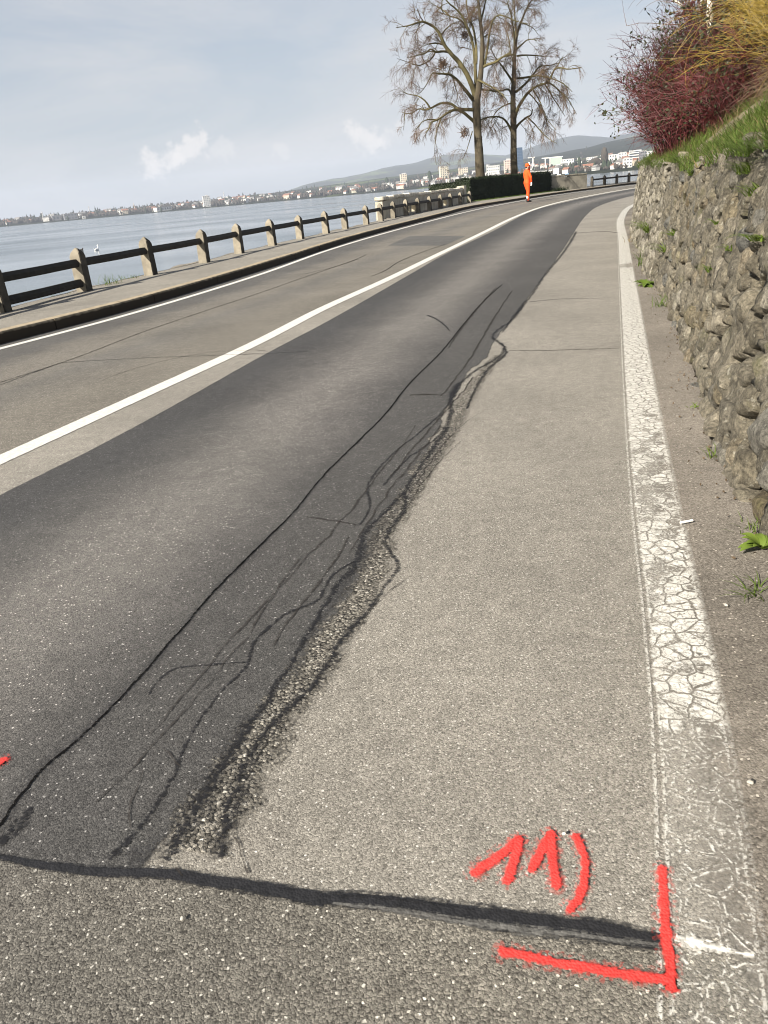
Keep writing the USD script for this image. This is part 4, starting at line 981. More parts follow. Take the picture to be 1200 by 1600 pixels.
def grow_tree(name, label, Y, trunk_px, limbs, seed, dens=1.0):
    r = np.random.default_rng(seed)
    d0 = at(trunk_px[0][0], trunk_px[0][1], Y)
    root = thing(name, label, 'tree', (d0[0], Y, .1))
    O = np.array([d0[0], Y, .1])
    mpp = Y * 1.09 / FPX                                       # metres per pixel of the photograph at the tree
    t = [at(a, b, Y) for a, b, w in trunk_px]; rad = [w * mpp / 2 for a, b, w in trunk_px]
    t[0][2] = .0; t = np.array(t)
    cs, q = smooth_path(t, .35); rr = np.interp(q, np.concatenate([[0], np.cumsum(np.linalg.norm(np.diff(t, axis=0), axis=1))]), rad)
    v, f = tube(cs, rr, 12); v = v + (fbm(v * [3, 3, 1.1], 3, seed)[:, None] - .5) * .07
    obj('trunk', (v - O, f), M_bark, root, smooth=True)
    tips = []
    lines = [(cs[len(cs) // 2:], rr[len(cs) // 2:], 1.3)]
    for k, (pl_, w0, w1, dep) in enumerate(limbs):
        n = len(pl_)
        dd = np.linspace(0, 1, n) ** 1.2 * dep
        p = np.array([at(a, b, Y + e) for (a, b), e in zip(pl_, dd)])
        L = np.linalg.norm(np.diff(p, axis=0), axis=1).sum()
        c, q = smooth_path(p, .22); c = c + (fbm(np.column_stack([q * 1.3, q * 0 + k, q * 0]), 3, seed)[:, None] - .5) * [.12, .5, .12]
        rd = np.interp(q / q[-1], [0, 1], [w0 * mpp / 2, max(w1, .5) * mpp / 2])
        if w0 >= 2.5:
            obj('limb', tuple([tube(c, rd, 8)[0] - O, tube(c, rd, 8)[1]]), M_limb, root, smooth=True)
        else:
            tips.append(tube(c, rd, 5))
        lines.append((c, rd, 1.0 if w0 >= 2 else .7))
    fine = []
    def sub(p0, dirn, L, r0, lev, droop):
        n = 7 if lev == 1 else 5 if lev == 2 else 4
        s = np.linspace(0, 1, n)
        c = np.zeros((n, 3)); c[0] = p0; d = dirn / np.linalg.norm(dirn)
        for i in range(1, n):
            d = d + r.normal(0, .17, 3) + [0, 0, -droop * s[i] + (.1 if s[i] > .8 and lev > 1 else 0)]
            d /= np.linalg.norm(d); c[i] = c[i - 1] + d * L / (n - 1)
        (tips if lev == 1 else fine).append(tube(c, np.linspace(r0, r0 * .45, n), 4 if lev == 1 else 3, False))
        if lev < 3:
            m_ = r.poisson((10.5 if lev == 1 else 4.2) * dens) + 1
            for _ in range(m_):
                i = min(int(r.uniform(.2, 1.0) * (n - 1)), n - 2); tt = c[i + 1] - c[i]; tt /= np.linalg.norm(tt)
                e = r.normal(0, 1, 3); e -= tt * (e @ tt); e /= np.linalg.norm(e)
                sub(c[i] + (c[i + 1] - c[i]) * r.random(), tt * .8 + e * r.uniform(.4, .9), L * r.uniform(.32, .62), max(r0 * .5, .0048), lev + 1, droop * 1.1)
    for c, rd, k in lines:
        L = np.linalg.norm(np.diff(c, axis=0), axis=1).sum(); m_ = int(L / .5 * k * dens)
        for _ in range(m_):
            x = r.uniform(.2, 1.0); i = min(int(x * (len(c) - 1)), len(c) - 2); tt = c[i + 1] - c[i]; tt /= np.linalg.norm(tt)
            e = r.normal(0, 1, 3); e -= tt * (e @ tt); e /= np.linalg.norm(e)
            sub(c[i], tt * .7 + e + [0, 0, .15 if c[i][2] > 8.5 else 0], r.uniform(.7, 1.55) * (1.15 - .35 * x), min(.02, rd[i] * .5), 1, r.choice([.1, .3, .55] if c[i][2] < 8.5 else [-.15, .0, .12, .35]))
    v, f = join(tips); obj('branches', (v - O, f), M_limb, root, smooth=True, kind='stuff')
    v, f = join(fine); obj('twigs', (v - O, f), M_twig, root, kind='stuff')
    return root, O

TL = [(752, 292, 13.5), (749, 250, 11.5), (747, 215, 10.5), (745, 185, 10), (744, 160, 10.5), (746, 145, 9.5), (750, 125, 7), (752, 105, 6), (753.5, 80, 5.2), (753, 55, 4.6), (750, 25, 3.8), (747, 0, 3.0), (743, -30, 2.0), (742, -52, .9)]
LL = [([(743, 152), (736, 130), (727, 111), (714, 94), (703, 82), (694, 70), (688, 55), (680, 45), (668, 37), (660, 34), (648, 37), (635, 41), (619, 43)], 7.5, .9, -2.0),
      ([(694, 70), (683, 67), (673, 68), (660, 73)], 2.6, .6, -1), ([(703, 82), (692, 80), (681, 81), (673, 77), (665, 83), (655, 86), (636, 90)], 3.0, .6, -2.5), ([(680, 81), (674, 92), (664, 99), (655, 102), (640, 98), (620, 92)], 2.2, .5, -2.2),
      ([(662, 36), (655, 22), (650, 8)], 1.6, .5, -1), ([(744, 148), (743, 112), (741, 82), (737, 62), (731, 46), (724, 36), (714, 28), (704, 26), (694, 22), (684, 18)], 5.2, .9, 1.8),
      ([(738, 64), (730, 42), (722, 25), (711, 13), (700, 4), (688, -10), (675, -18)], 3.4, .8, -1.6), ([(744, 100), (744, 72), (740, 46), (733, 28), (729, 8), (730, -12), (727, -32)], 3.6, .9, 2.5),
      ([(704, 26), (694, 17), (682, 10), (668, 2)], 2.0, .5, 1), ([(689, 56), (698, 44), (709, 36), (722, 33)], 2.0, .5, 1.5), ([(693, 20), (690, 8), (696, -8)], 1.6, .5, -1),
      ([(741, 159), (733, 148), (722, 134), (711, 122), (703, 116), (690, 115), (675, 115)], 5.0, 1.6, -2.5), ([(675, 115), (669, 127), (661, 140), (650, 150)], 1.8, .5, -.6), ([(707, 119), (711, 133), (715, 150), (711, 162)], 2.0, .6, -.4), ([(700, 116), (703, 106), (705, 94)], 2.0, .5, -.4),
      ([(740, 171), (728, 171), (716, 170), (705, 163), (690, 161), (680, 165), (670, 170), (663, 172), (655, 170), (643, 177), (628, 175)], 4.6, .7, 2.0), ([(671, 168), (663, 157), (655, 151), (645, 148), (635, 146), (624, 136)], 2.4, .6, 1.2), ([(632, 176), (632, 190), (631, 203)], 1.2, .5, .5), ([(663, 172), (660, 165), (664, 162)], 1.5, .6, .3),
      ([(741, 191), (733, 183), (722, 174), (710, 172), (700, 176), (690, 183), (683, 187), (673, 192), (671, 199), (665, 208)], 4.4, 1.2, -2.0), ([(690, 183), (687, 191), (684, 198)], 2.2, 1.6, -.4), ([(683, 187), (670, 186), (660, 190), (655, 197), (644, 206)], 1.8, .5, -1.5), ([(683, 198), (681, 215), (679, 240), (682, 258)], 1.2, .4, -.5),
      ([(752, 106), (763, 101), (775, 97), (785, 89), (797, 83)], 3.8, 1.6, -1.5), ([(757, 103), (762, 72), (765, 50), (770, 32), (778, 24), (790, 26), (806, 33), (828, 38)], 3.2, .7, -3.0), ([(753, 62), (760, 55), (769, 53), (778, 56)], 2.2, .6, 2), ([(752, 30), (757, 10), (761, -10), (768, -30)], 2.6, .7, 2),
      ([(748, 138), (760, 141), (772, 143), (783, 140)], 3.0, 1.2, 2.4), ([(747, 125), (757, 129), (768, 136), (780, 143), (790, 155)], 2.6, .8, -2.4), ([(738, 205), (733, 222), (728, 238), (722, 250)], 1.5, .5, -1), ([(750, 189), (757, 184), (768, 183), (778, 187)], 2.2, .8, 2)]
T1, O1 = grow_tree('lime_tree', 'larger bare lime tree with spreading mossy limbs behind the hedge', 54.0, TL, LL, 5, 1.15)
TR = [(804, 288, 10.5), (803, 255, 9), (802.5, 220, 8), (802, 190, 7.6), (801.5, 165, 7), (802, 145, 6.2), (803, 118, 5.2), (804, 92, 4.6), (805.5, 70, 4), (808, 52, 3.4), (815, 33, 2.8), (822, 15, 2.2), (832, -2, 1.5), (840, -16, .8)]
LR = [([(804, 186), (808, 172), (815, 159), (825, 145), (837, 135), (855, 129), (862, 118), (868, 107), (876, 106), (886, 108), (908, 106)], 4.6, .9, -2.0), ([(868, 107), (875, 96), (880, 87)], 2.0, .6, 1), ([(855, 129), (866, 135), (876, 145), (886, 153), (894, 166), (901, 178)], 2.4, .6, -1.4), ([(850, 130), (858, 142), (864, 153), (873, 166), (883, 182)], 2.2, .6, 1.6),
      ([(832, 140), (840, 152), (846, 164), (851, 178), (859, 192), (869, 203)], 2.2, .6, -1.5), ([(826, 146), (838, 158), (848, 176), (856, 196), (862, 212)], 1.8, .5, 1.5), ([(806, 201), (813, 191), (822, 184), (830, 180), (832, 171)], 3.2, 1.4, -1.6), ([(826, 184), (835, 193), (845, 205), (856, 215), (870, 224)], 1.9, .6, -1.5), ([(806, 143), (819, 133), (832, 118), (845, 103), (860, 102), (874, 98)], 3.4, .7, 2.4), ([(807, 123), (824, 121), (837, 118), (850, 120), (865, 124), (880, 131), (894, 143)], 3.0, .7, -2.4),
      ([(806, 78), (815, 70), (825, 62), (839, 63)], 2.4, .7, -1.5), ([(808, 88), (820, 86), (836, 86), (850, 88), (862, 88)], 2.4, .6, 2.2), ([(814, 36), (826, 40), (835, 46), (840, 54)], 1.6, .5, 1.5), ([(799, 205), (794, 195), (787, 186), (777, 182), (766, 182), (756, 187), (750, 191)], 3.2, .8, -1.8), ([(800, 152), (793, 140), (780, 142), (765, 139), (752, 128)], 3.0, .8, 2), ([(801, 128), (791, 112), (781, 99), (771, 84), (766, 70)], 3.0, .7, -2.0),
      ([(803, 84), (795, 86), (781, 91), (771, 99)], 2.4, .8, 1.8), ([(804, 76), (803, 52), (799, 26), (794, 8), (789, -10)], 2.8, .7, -1.4), ([(805, 62), (806, 40), (804, 18), (803, -4), (806, -22)], 2.6, .7, 1.4), ([(804, 100), (798, 82), (795, 60), (790, 45), (784, 34)], 2.4, .6, 1.6), ([(800, 160), (788, 165), (775, 175), (768, 190), (766, 205)], 2.0, .6, 1.6), ([(795, 196), (786, 200), (780, 206)], 1.4, .5, -1)]
T2, O2 = grow_tree('lime_tree', 'slimmer bare lime tree with drooping twigs nearest the standing person', 58.0, TR, LR, 9, 1.15)
def ball_of_twigs(name, label, c, rad, n, seed, mat):
    r = np.random.default_rng(seed); p = r.normal(0, 1, (n, 3)); p *= (rad * r.random((n, 1)) ** .5) / np.linalg.norm(p, axis=1, keepdims=True)
    ms = [tube([q + c, q + c + r.normal(0, .5, 3) * rad * .7, q + c + r.normal(0, .7, 3) * rad], .012, 3, False) for q in p]
    return obj(name, join(ms), mat, label=label, cat='nest' if 'nest' in name else 'leaf clump')
ball_of_twigs('twig_nest', 'round dark nest of twigs in the left lime tree', at(691, 101, 53.2), .27, 110, 4, M_nest)
ball_of_twigs('dead_leaf_clump', 'brown leaf clump low beside the left trunk', at(726, 206, 53.3), .26, 70, 5, M_nest)
ball_of_twigs('dead_leaf_clump', 'brown leaf clump high in the left lime tree', at(727, 54, 54.5), .24, 60, 6, M_nest)

# ---------------------------------------------------------------- shrubs and birches on the bank
def strands(starts, dirs, lens, r0, droop, rng, n=6, wig=.12, tip=.4, sides=3):
    k = len(starts); c = np.zeros((k, n, 3)); c[:, 0] = starts; d = dirs / np.linalg.norm(dirs, axis=1, keepdims=True)
    lens = np.broadcast_to(lens, k); dr = np.broadcast_to(droop, k)
    for i in range(1, n):
        d = d + rng.normal(0, wig, (k, 3)); d[:, 2] -= dr * i / n
        d /= np.linalg.norm(d, axis=1, keepdims=True); c[:, i] = c[:, i - 1] + d * (lens / (n - 1))[:, None]
    t = np.gradient(c, axis=1); t /= np.linalg.norm(t, axis=2, keepdims=True) + 1e-9
    a = np.cross(t, [.31, .17, .93]); a /= np.linalg.norm(a, axis=2, keepdims=True) + 1e-9; b = np.cross(t, a)
    rad = (np.broadcast_to(r0, k)[:, None] * np.linspace(1, tip, n))[..., None, None]
    ang = np.arange(sides) / sides * 6.2832
    V = c[:, :, None] + rad * (np.cos(ang)[:, None] * a[:, :, None] + np.sin(ang)[:, None] * b[:, :, None])
    i, j = np.meshgrid(np.arange(n - 1), np.arange(sides), indexing='ij'); i, j = i.ravel(), j.ravel(); kk_ = (j + 1) % sides
    q = np.vstack([np.stack([i * sides + j, i * sides + kk_, (i + 1) * sides + kk_], 1), np.stack([i * sides + j, (i + 1) * sides + kk_, (i + 1) * sides + j], 1)])
    F = (np.arange(k)[:, None, None] * (n * sides) + q).reshape(-1, 3)
    return (V.reshape(-1, 3), F), c
def leaves(p, size, rng, nrm=None):
    n = len(p); a = rng.normal(0, 1, (n, 3)); a /= np.linalg.norm(a, axis=1, keepdims=True); b = np.cross(a, rng.normal(0, 1, (n, 3))); b /= np.linalg.norm(b, axis=1, keepdims=True)
    s = np.broadcast_to(size, n)[:, None] * rng.uniform(.6, 1.2, (n, 1))
    V = np.stack([p - a * s, p + b * s * .55, p + a * s, p - b * s * .55], 1).reshape(-1, 3); k = np.arange(n)[:, None] * 4
    return V, np.vstack([k + [0, 1, 2], k + [0, 2, 3]])
M_red = leaf_mat('red_stem', [(0, (.03, .009, .009)), (.5, (.1, .016, .017)), (.9, (.17, .035, .03)), (1, (.18, .11, .06))], .05, .6)
M_yel = leaf_mat('yellow_stem', [(0, (.13, .09, .014)), (.5, (.3, .21, .035)), (1, (.44, .33, .08))], .1, .5)
M_brown = leaf_mat('dead_stem', [(0, (.07, .045, .026)), (.5, (.13, .085, .05)), (1, (.28, .2, .12))], .05, .7)
M_ivy = leaf_mat('ivy_leaf', [(0, (.025, .03, .014)), (.6, (.05, .055, .022)), (.93, (.1, .1, .05)), (1, (.4, .38, .28))], .2)
rb = np.random.default_rng(77)
def s_of(y):
    return float(np.interp(y, wp[:, 1], ws))
def shrub(name, label, mat, y0, y1, d0, d1, n, L, spread, droop, nt, tl, r0, seed, lean=(0, 0, 0), wig=.12, leafmat=None, nl=0, lsize=.03):
    r = np.random.default_rng(seed)
    s = r.uniform(s_of(y0), s_of(y1), n); d = r.uniform(d0, d1, n); st = bank_pt(s, d, -.05)
    dr = np.column_stack([r.normal(0, spread, n), r.normal(0, spread, n), np.ones(n)]) + np.array(lean)
    t = thing(name, label, 'shrub', tuple(st.mean(0)))
    O = st.mean(0)
    (V, F), c = strands(st, dr, L * r.uniform(.55, 1.15, n), r0, droop, r, 7, wig)
    obj('stems', (V - O, F), mat, t)
    i = r.integers(0, n, nt); x = r.integers(2, 7, nt); p = c[i, x]; dd = c[i, x] - c[i, x - 1]; dd /= np.linalg.norm(dd, axis=1, keepdims=True)
    (V, F), c2 = strands(p, dd + r.normal(0, .6, (nt, 3)), tl * r.uniform(.5, 1.2, nt), r0 * .55, droop * .8, r, 5, wig * 1.2)
    obj('twigs', (V - O, F), mat, t, kind='stuff')
    if nl:
        k = r.integers(0, nt, nl); q = c2[k, r.integers(0, 5, nl)] + r.normal(0, .03, (nl, 3))
        V, F = leaves(q, lsize, r); obj('leaves', (V - O, F), leafmat, t, kind='stuff')
    return t
shrub('red_dogwood', 'red-stemmed shrub leaning out over the far wall', M_red, 10.9, 14.3, .1, 1.05, 520, 1.4, .2, .12, 12500, .33, .006, 3, (-.05, .04, 0), .13, M_ivy, 7000, .024)
shrub('red_dogwood', 'red-stemmed shrub under the white birch trunk', M_red, 9.6, 11.6, .45, 1.2, 170, .8, .35, .2, 3000, .35, .0055, 4, (-.12, .05, 0), .14, M_ivy, 3000, .022)
shrub('ivy_bush', 'dark ivy bush around the foot of the white birch', M_ivy, 10.5, 13.0, .7, 1.4, 120, 1.5, .35, .2, 1500, .45, .006, 5, (-.1, 0, 0), .15, M_ivy, 9000, .03)
shrub('weeping_yellow_shrub', 'large yellow-stemmed weeping shrub at the top right', M_yel, 8.6, 11.0, 1.1, 2.1, 650, 1.35, .28, .2, 13000, .65, .0042, 6, (.03, -.1, 0), .15)
shrub('dead_bramble', 'brown dead brambles below the yellow shrub', M_brown, 5.6, 9.6, .95, 1.6, 360, .5, .8, .5, 5200, .35, .003, 7, (-.05, 0, -.3), .18)
M_birch = None
N = {'g': ('geometry', {}), 'mp': ('mapping', {'scale': (2.0, 2.0, 16.0)}), 'n': ('noise_texture', {'scale': 1.6, 'detail': 4.0, 'roughness': .6}), 'r': ('rgb_ramp', {'ramp': [(.0, (.7, .68, .6)), (.55, (.62, .59, .5)), (.6, (.12, .1, .08)), (1, (.06, .05, .04))]}), 'p': ('principled_bsdf', {'roughness': .7})}
M_birch = MAT('birch_bark', N, [('g.position', 'mp.vector'), ('mp.vector', 'n.vector'), ('n.fac', 'r.fac'), ('r.color', 'p.base_color')], surface='p.BSDF')
def birch(label, pxs, Y, w0, w1, seed, top=None):
    r = np.random.default_rng(seed)
    p = np.array([at(a, b, Y) for a, b in pxs]); 
    if top is not None:
        p = np.vstack([p, p[-1] + np.array(top)])
    gz = bank_pt(np.array([s_of(Y)]), np.array([1.0]))[0]
    p = np.vstack([[p[0, 0] + .02, Y, min(gz[2], p[0, 2]) - .6], p])
    c, q = smooth_path(p, .12); rd = np.interp(q / q[-1], [0, 1], [w0, w1])
    t = thing('birch', label, 'tree', tuple(c[0])); O = c[0]
    v, f = tube(c, rd, 9); obj('trunk', (v - O, f), M_birch, t, smooth=True)
    n = 40; i = r.integers(len(c) // 2, len(c) - 1, n)
    (V, F), cc_ = strands(c[i], np.column_stack([r.normal(0, .6, (n, 2)), .6 + .3 * r.random(n)]), r.uniform(.5, 1.1, n), .008, .1, r, 7)
    k = r.integers(0, n, 200); (V2, F2), _ = strands(cc_[k, r.integers(2, 7, 200)], r.normal(0, .5, (200, 3)) + [0, 0, .3], .4, .0035, .3, r, 5)
    v, f = join([(V, F), (V2, F2)]); obj('twigs', (v - O, f), M_twig, t, kind='stuff')
    return t
birch('straight white birch trunk rising between the red and yellow shrubs', [(1107, 100), (1108, 60), (1110, 0)], 11.6, .05, .03, 1, (.1, .1, 2.2))
birch('pale leaning birch stem curving left above the red shrub', [(1086, 80), (1082, 45), (1076, 22), (1064, 8), (1050, -2), (1030, -14)], 12.6, .04, .016, 2)
birch('thin grey birch stem between the leaning stem and the straight trunk', [(1095, 70), (1094, 30), (1097, -10)], 12.2, .018, .012, 3, (0, 0, 1.0))

# ---------------------------------------------------------------- person in orange
def chain(bones, refine=.02, sm=6):
    """Tapered limbs: hulls of the spheres at each bone's ends, joined and smoothed. bones: (point, radius, point, radius)."""
    M = None
    for p, rp, q, rq in bones:
        a = m3.Manifold.sphere(rp, 14).translate(tuple(map(float, p))); b = m3.Manifold.sphere(rq, 14).translate(tuple(map(float, q)))
        h = m3.Manifold.batch_hull([a, b]); M = h if M is None else M + h
    M = M.refine_to_length(refine); me = M.to_mesh()
    t = trimesh.Trimesh(me.vert_properties[:, :3], me.tri_verts)
    trimesh.smoothing.filter_taubin(t, iterations=sm)
    return np.array(t.vertices), np.array(t.faces)
V3 = lambda *a: np.array(a, float)
J = dict(pel=V3(0, 0, .93), waist=V3(.015, 0, 1.08), chest=V3(.0, 0, 1.32), neck=V3(.015, 0, 1.50), head=V3(.05, 0, 1.66),
         hl=V3(.0, .09, .90), hr=V3(.0, -.09, .90), kl=V3(.11, .1, .50), kr=V3(.025, -.1, .49), al=V3(.12, .11, .10), ar=V3(-.01, -.1, .10),
         sl=V3(.01, .19, 1.42), sr=V3(-.0, -.19, 1.42), el=V3(.22, .24, 1.38), er=V3(.1, -.27, 1.15), wl=V3(.2, .13, 1.68), wr=V3(.16, -.19, .93))
pp = G(823.5, 316)
person = thing('person', 'person in orange work clothes and cap standing at the kerb with one arm raised', 'person', tuple(pp), math.radians(12))
tor = lambda k: [(J['pel'] + [0, .07, 0], .115 * k, J['waist'] + [0, .06, 0], .11 * k), (J['pel'] - [0, .07, 0], .115 * k, J['waist'] - [0, .06, 0], .11 * k), (J['waist'] + [0, .06, 0], .115 * k, J['chest'] + [0, .09, 0], .12 * k), (J['waist'] - [0, .06, 0], .115 * k, J['chest'] - [0, .09, 0], .12 * k), (J['chest'] + [0, .09, 0], .12 * k, J['sl'], .065 * k), (J['chest'] - [0, .09, 0], .12 * k, J['sr'], .065 * k), (J['chest'], .12 * k, J['neck'], .06 * k)]
arms = lambda k: [(J['sl'], .062 * k, J['el'], .047 * k), (J['el'], .047 * k, J['wl'], .034 * k), (J['sr'], .062 * k, J['er'], .047 * k), (J['er'], .047 * k, J['wr'], .034 * k)]
legs = lambda k: [(J['hl'], .095 * k, J['kl'], .062 * k), (J['kl'], .062 * k, J['al'], .045 * k), (J['hr'], .095 * k, J['kr'], .062 * k), (J['kr'], .062 * k, J['ar'], .045 * k)]
head = [(J['neck'], .055, J['head'] - [.02, 0, .06], .058), (J['head'] + [-.02, 0, .03], .092, J['head'] + [.01, 0, -.02], .082), (J['head'] + [.02, 0, -.02], .07, J['head'] + [.035, 0, -.085], .045), (J['head'] + [.085, 0, .0], .014, J['head'] + [.105, 0, -.028], .018), (J['head'] + [-.0, .088, -.0], .02, J['head'] + [-.0, .088, -.03], .014), (J['head'] + [-.0, -.088, -.0], .02, J['head'] + [-.0, -.088, -.03], .014)]
M_skin = plain('skin', (.42, .25, .17), .6, .1)
M_or = plain('orange_cloth', (.85, .085, .012), .75, .1, 14.0, .5, 26.0, .02)
M_or2 = plain('orange_trousers', (.82, .08, .012), .75, .1, 14.0, .5, 26.0, .02)
M_wht = plain('white_glove', (.85, .84, .82), .7, .05)
M_ref = plain('reflective_band', (.78, .78, .74), .4, .05)
M_boot = plain('boot', (.03, .027, .025), .6, .2)
body = obj('body', chain(head + tor(.85) + arms(.8) + legs(.8)), M_skin, person, smooth=True)
obj('eye', tm(trimesh.creation.icosphere(1, .011)), M_boot, person); stage.GetPrimAtPath(path_of(person) + '/eye').GetAttribute('points').Set(Vt.Vec3fArray.FromNumpy((np.array(trimesh.creation.icosphere(1, .011).vertices) + J['head'] + [.08, -.032, .012]).astype(np.float32)))
obj('eye', (np.array(trimesh.creation.icosphere(1, .011).vertices) + J['head'] + [.08, .032, .012], np.array(trimesh.creation.icosphere(1, .011).faces)), M_boot, person)
obj('mouth', boxm((.012, .042, .008), J['head'] + [.074, 0, -.068]), plain('lips', (.3, .12, .1), .6, .1), person)
jk = chain(tor(1.1) + arms(1.28), .022, 5); obj('jacket', jk, M_or, person, smooth=True)
tr_ = chain(legs(1.3) + [(J['pel'] + [0, .06, 0], .125, J['hl'], .12), (J['pel'] - [0, .06, 0], .125, J['hr'], .12)], .022, 5)
obj('trousers', tr_, M_or2, person, smooth=True)
obj('reflective_band', tube([J['waist'] + [0, 0, -.05], J['waist'] + [0, 0, .0]], .0, 8) if False else chain([(J['al'] + [-.0, 0, .1], .063, J['al'] + [0, 0, .16], .065)], .02, 2), M_ref, person, smooth=True)
obj('reflective_band', chain([(J['ar'] + [.0, 0, .1], .063, J['ar'] + [0, 0, .16], .065)], .02, 2), M_ref, person, smooth=True)
cap = chain([(J['head'] + [-.03, 0, .05], .1, J['head'] + [.0, 0, .06], .098), (J['head'] + [.05, -.04, .055], .018, J['head'] + [.15, -.02, .035], .012), (J['head'] + [.05, .04, .055], .018, J['head'] + [.15, .02, .035], .012)], .018, 3)
obj('cap', cap, M_or, person, smooth=True)
obj('hair', chain([(J['head'] + [-.06, 0, -.03], .055, J['head'] + [-.04, 0, -.06], .05)], .02, 2), M_boot, person, smooth=True)
def hand(w, d, up, name):
    """A gloved hand from wrist w pointing along d, thumb side up."""
    d = d / np.linalg.norm(d); sx = np.cross(d, up); sx /= np.linalg.norm(sx); nz = np.cross(sx, d)
    pal = w + d * .05
    b = [(w, .032, pal + sx * .028, .03), (w, .032, pal - sx * .028, .03), (pal + sx * .028, .026, pal + d * .045 + sx * .03, .02), (pal - sx * .028, .026, pal + d * .045 - sx * .03, .02), (pal, .024, pal + d * .05, .02)]
    for k, L in ((-1.5, .055), (-.5, .07), (.5, .075), (1.5, .066)):
        r0 = pal + d * .05 + sx * k * .021; m1 = r0 + d * L * .55 - nz * .008; b += [(r0, .0115, m1, .011), (m1, .011, m1 + d * L * .4 - nz * .022, .0095)]
    th = pal + sx * .035 - d * .01; b += [(th, .014, th + sx * .03 + d * .03, .0125), (th + sx * .03 + d * .03, .0125, th + sx * .034 + d * .058, .011)]
    v, f = chain(b, .008, 3); obj(name, (v, f), M_wht, person, smooth=True)
hand(J['wl'], V3(.05, -.1, 1), V3(1, .3, 0), 'glove'); hand(J['wr'], V3(.12, .25, -1), V3(1, 0, 0), 'glove')
for a in ('al', 'ar'):
    b = J[a]; obj('boot', chain([(b + [-.02, 0, .05], .06, b + [-.03, 0, -.05], .05), (b + [-.03, 0, -.055], .045, b + [.14, 0, -.062], .038), (b + [.0, 0, -.02], .05, b + [.1, 0, -.055], .04)], .02, 3), M_boot, person, smooth=True)

# ---------------------------------------------------------------- sprayed survey marks
M_spray = ragged_plain('red_spray_paint', (.63, .05, .043), soft=.5, amt=.26, rs=60, rough=.65, var=.22, bump=.8, fine=.95, spec=.2, maxa=.97)
M_over = ragged_plain('red_overspray', (.66, .09, .07), soft=1.7, amt=.4, rs=60, rough=.7, var=.12, bump=.3, fine=3.2, maxa=.55, spec=.15)
def stroke(px, w, parent, name, seed):
    dz_ = seed * .0001
    p = GG(px); c, s = smooth_path(p, .004)
    t = np.gradient(c, axis=0); t /= np.linalg.norm(t, axis=1, keepdims=True)
    for mat, kw, z, nm in ((M_over, 1.9, .0049, 'overspray'), (M_spray, .93, .0056, name)):
        e = w * kw * .42
        cc = np.vstack([c[0] - t[0] * e * np.linspace(1, .15, 5)[:, None], c, c[-1] + t[-1] * e * np.linspace(.15, 1, 5)[:, None]])
        ww = np.concatenate([np.sqrt(1 - np.linspace(1, .15, 5) ** 2 * .97), np.ones(len(c)), np.sqrt(1 - np.linspace(.15, 1, 5) ** 2 * .97)]) * w * kw
        q = np.arange(len(cc)) * .09; ww = ww * (.88 + .3 * fbm(np.column_stack([q, q * 0 + seed, q * 0]), 3, seed))
        m, uv = ribbon(cc, ww, z + dz_, 9, .002, 20, seed)
        # round the cross coordinate off at both ends so that the stroke ends softly
        k = len(cc); endf = np.ones(k); endf[:6] = np.linspace(.25, 1, 6); endf[-6:] = np.linspace(1, .25, 6)
        uv = uv.reshape(k, 9, 2); uv[..., 0] = .5 + (uv[..., 0] - .5) * 1.0 + 0; un = 1 - np.abs(2 * uv[..., 0] - 1); uv[..., 0] = np.clip(un * endf[:, None], 0, 1) / 2
        obj(nm, m, mat, parent, uv=uv.reshape(-1, 2))
num = thing('sprayed_number', 'red sprayed number 11 with a closing bracket on the light asphalt', 'survey mark')
stroke([(742, 1368), (760, 1354), (778, 1342), (810, 1314)], .025, num, 'digit', 1); stroke([(811, 1316), (803, 1346), (792, 1380)], .024, num, 'digit', 2)
stroke([(830, 1362), (846, 1334), (860, 1306)], .022, num, 'digit', 3); stroke([(861, 1306), (862, 1345), (870, 1388)], .024, num, 'digit', 4)
stroke([(899, 1310), (911, 1340), (912, 1380), (903, 1408), (890, 1424)], .021, num, 'bracket', 5)
ang_ = thing('sprayed_corner', 'red sprayed right-angle mark at the end of the tarred seam', 'survey mark')
stroke([(1033, 1360), (1038, 1420), (1043, 1490), (1048, 1548)], .022, ang_, 'upright_stroke', 6); stroke([(1049, 1490), (1049, 1548)], .012, ang_, 'upright_stroke', 8)
stroke([(784, 1490), (850, 1504), (940, 1521), (1046, 1537)], .022, ang_, 'level_stroke', 7)
dot = thing('sprayed_dot', 'red sprayed dab at the left picture edge on the dark asphalt', 'survey mark')
stroke([(-40, 1222), (-15, 1205), (7, 1190)], .026, dot, 'dab', 9)

# ---------------------------------------------------------------- small litter
M_peb = plain('pebble', (.42, .4, .35), .85, .4, 30.0, .4, 90.0, .004)
rp = np.random.default_rng(99)
def pebble(px, py, size, label):
    v, f = tm(trimesh.creation.icosphere(2, 1.0)); v = v * [1, .75, .55] * size; v = v + (fbm(v / size * 1.6 + rp.random(3) * 9, 3)[:, None] - .5) * size * .6
    a = rp.random() * 6; c, s = math.cos(a), math.sin(a); v = v @ np.array([[c, s, 0], [-s, c, 0], [0, 0, 1]])
    g = G(px, py); obj('pebble', (v + [g[0], g[1], .008 + size * .3], f), M_peb, smooth=True, label=label, cat='pebble')
pebble(1172, 1228, .0065, 'pale pebble in the dirt right of the white line'); pebble(881, 1308, .004, 'white chip between the second digit and the bracket')
pebble(286, 1441, .0045, 'white chip below the left half of the tarred seam'); pebble(1134, 950, .006, 'small pale pebble in the gutter')
g = G(1072, 820); obj('cigarette_end', tube([[g[0] - .022, g[1] - .004, .012], [g[0] + .024, g[1] + .006, .012]], .0042, 8), plain('paper', (.8, .78, .72), .8, .05), label='white cigarette end lying in the gutter', cat='cigarette end')
M_leafd = leaf_mat('dead_leaf', [(0, (.07, .05, .032)), (1, (.17, .125, .08))], .2)
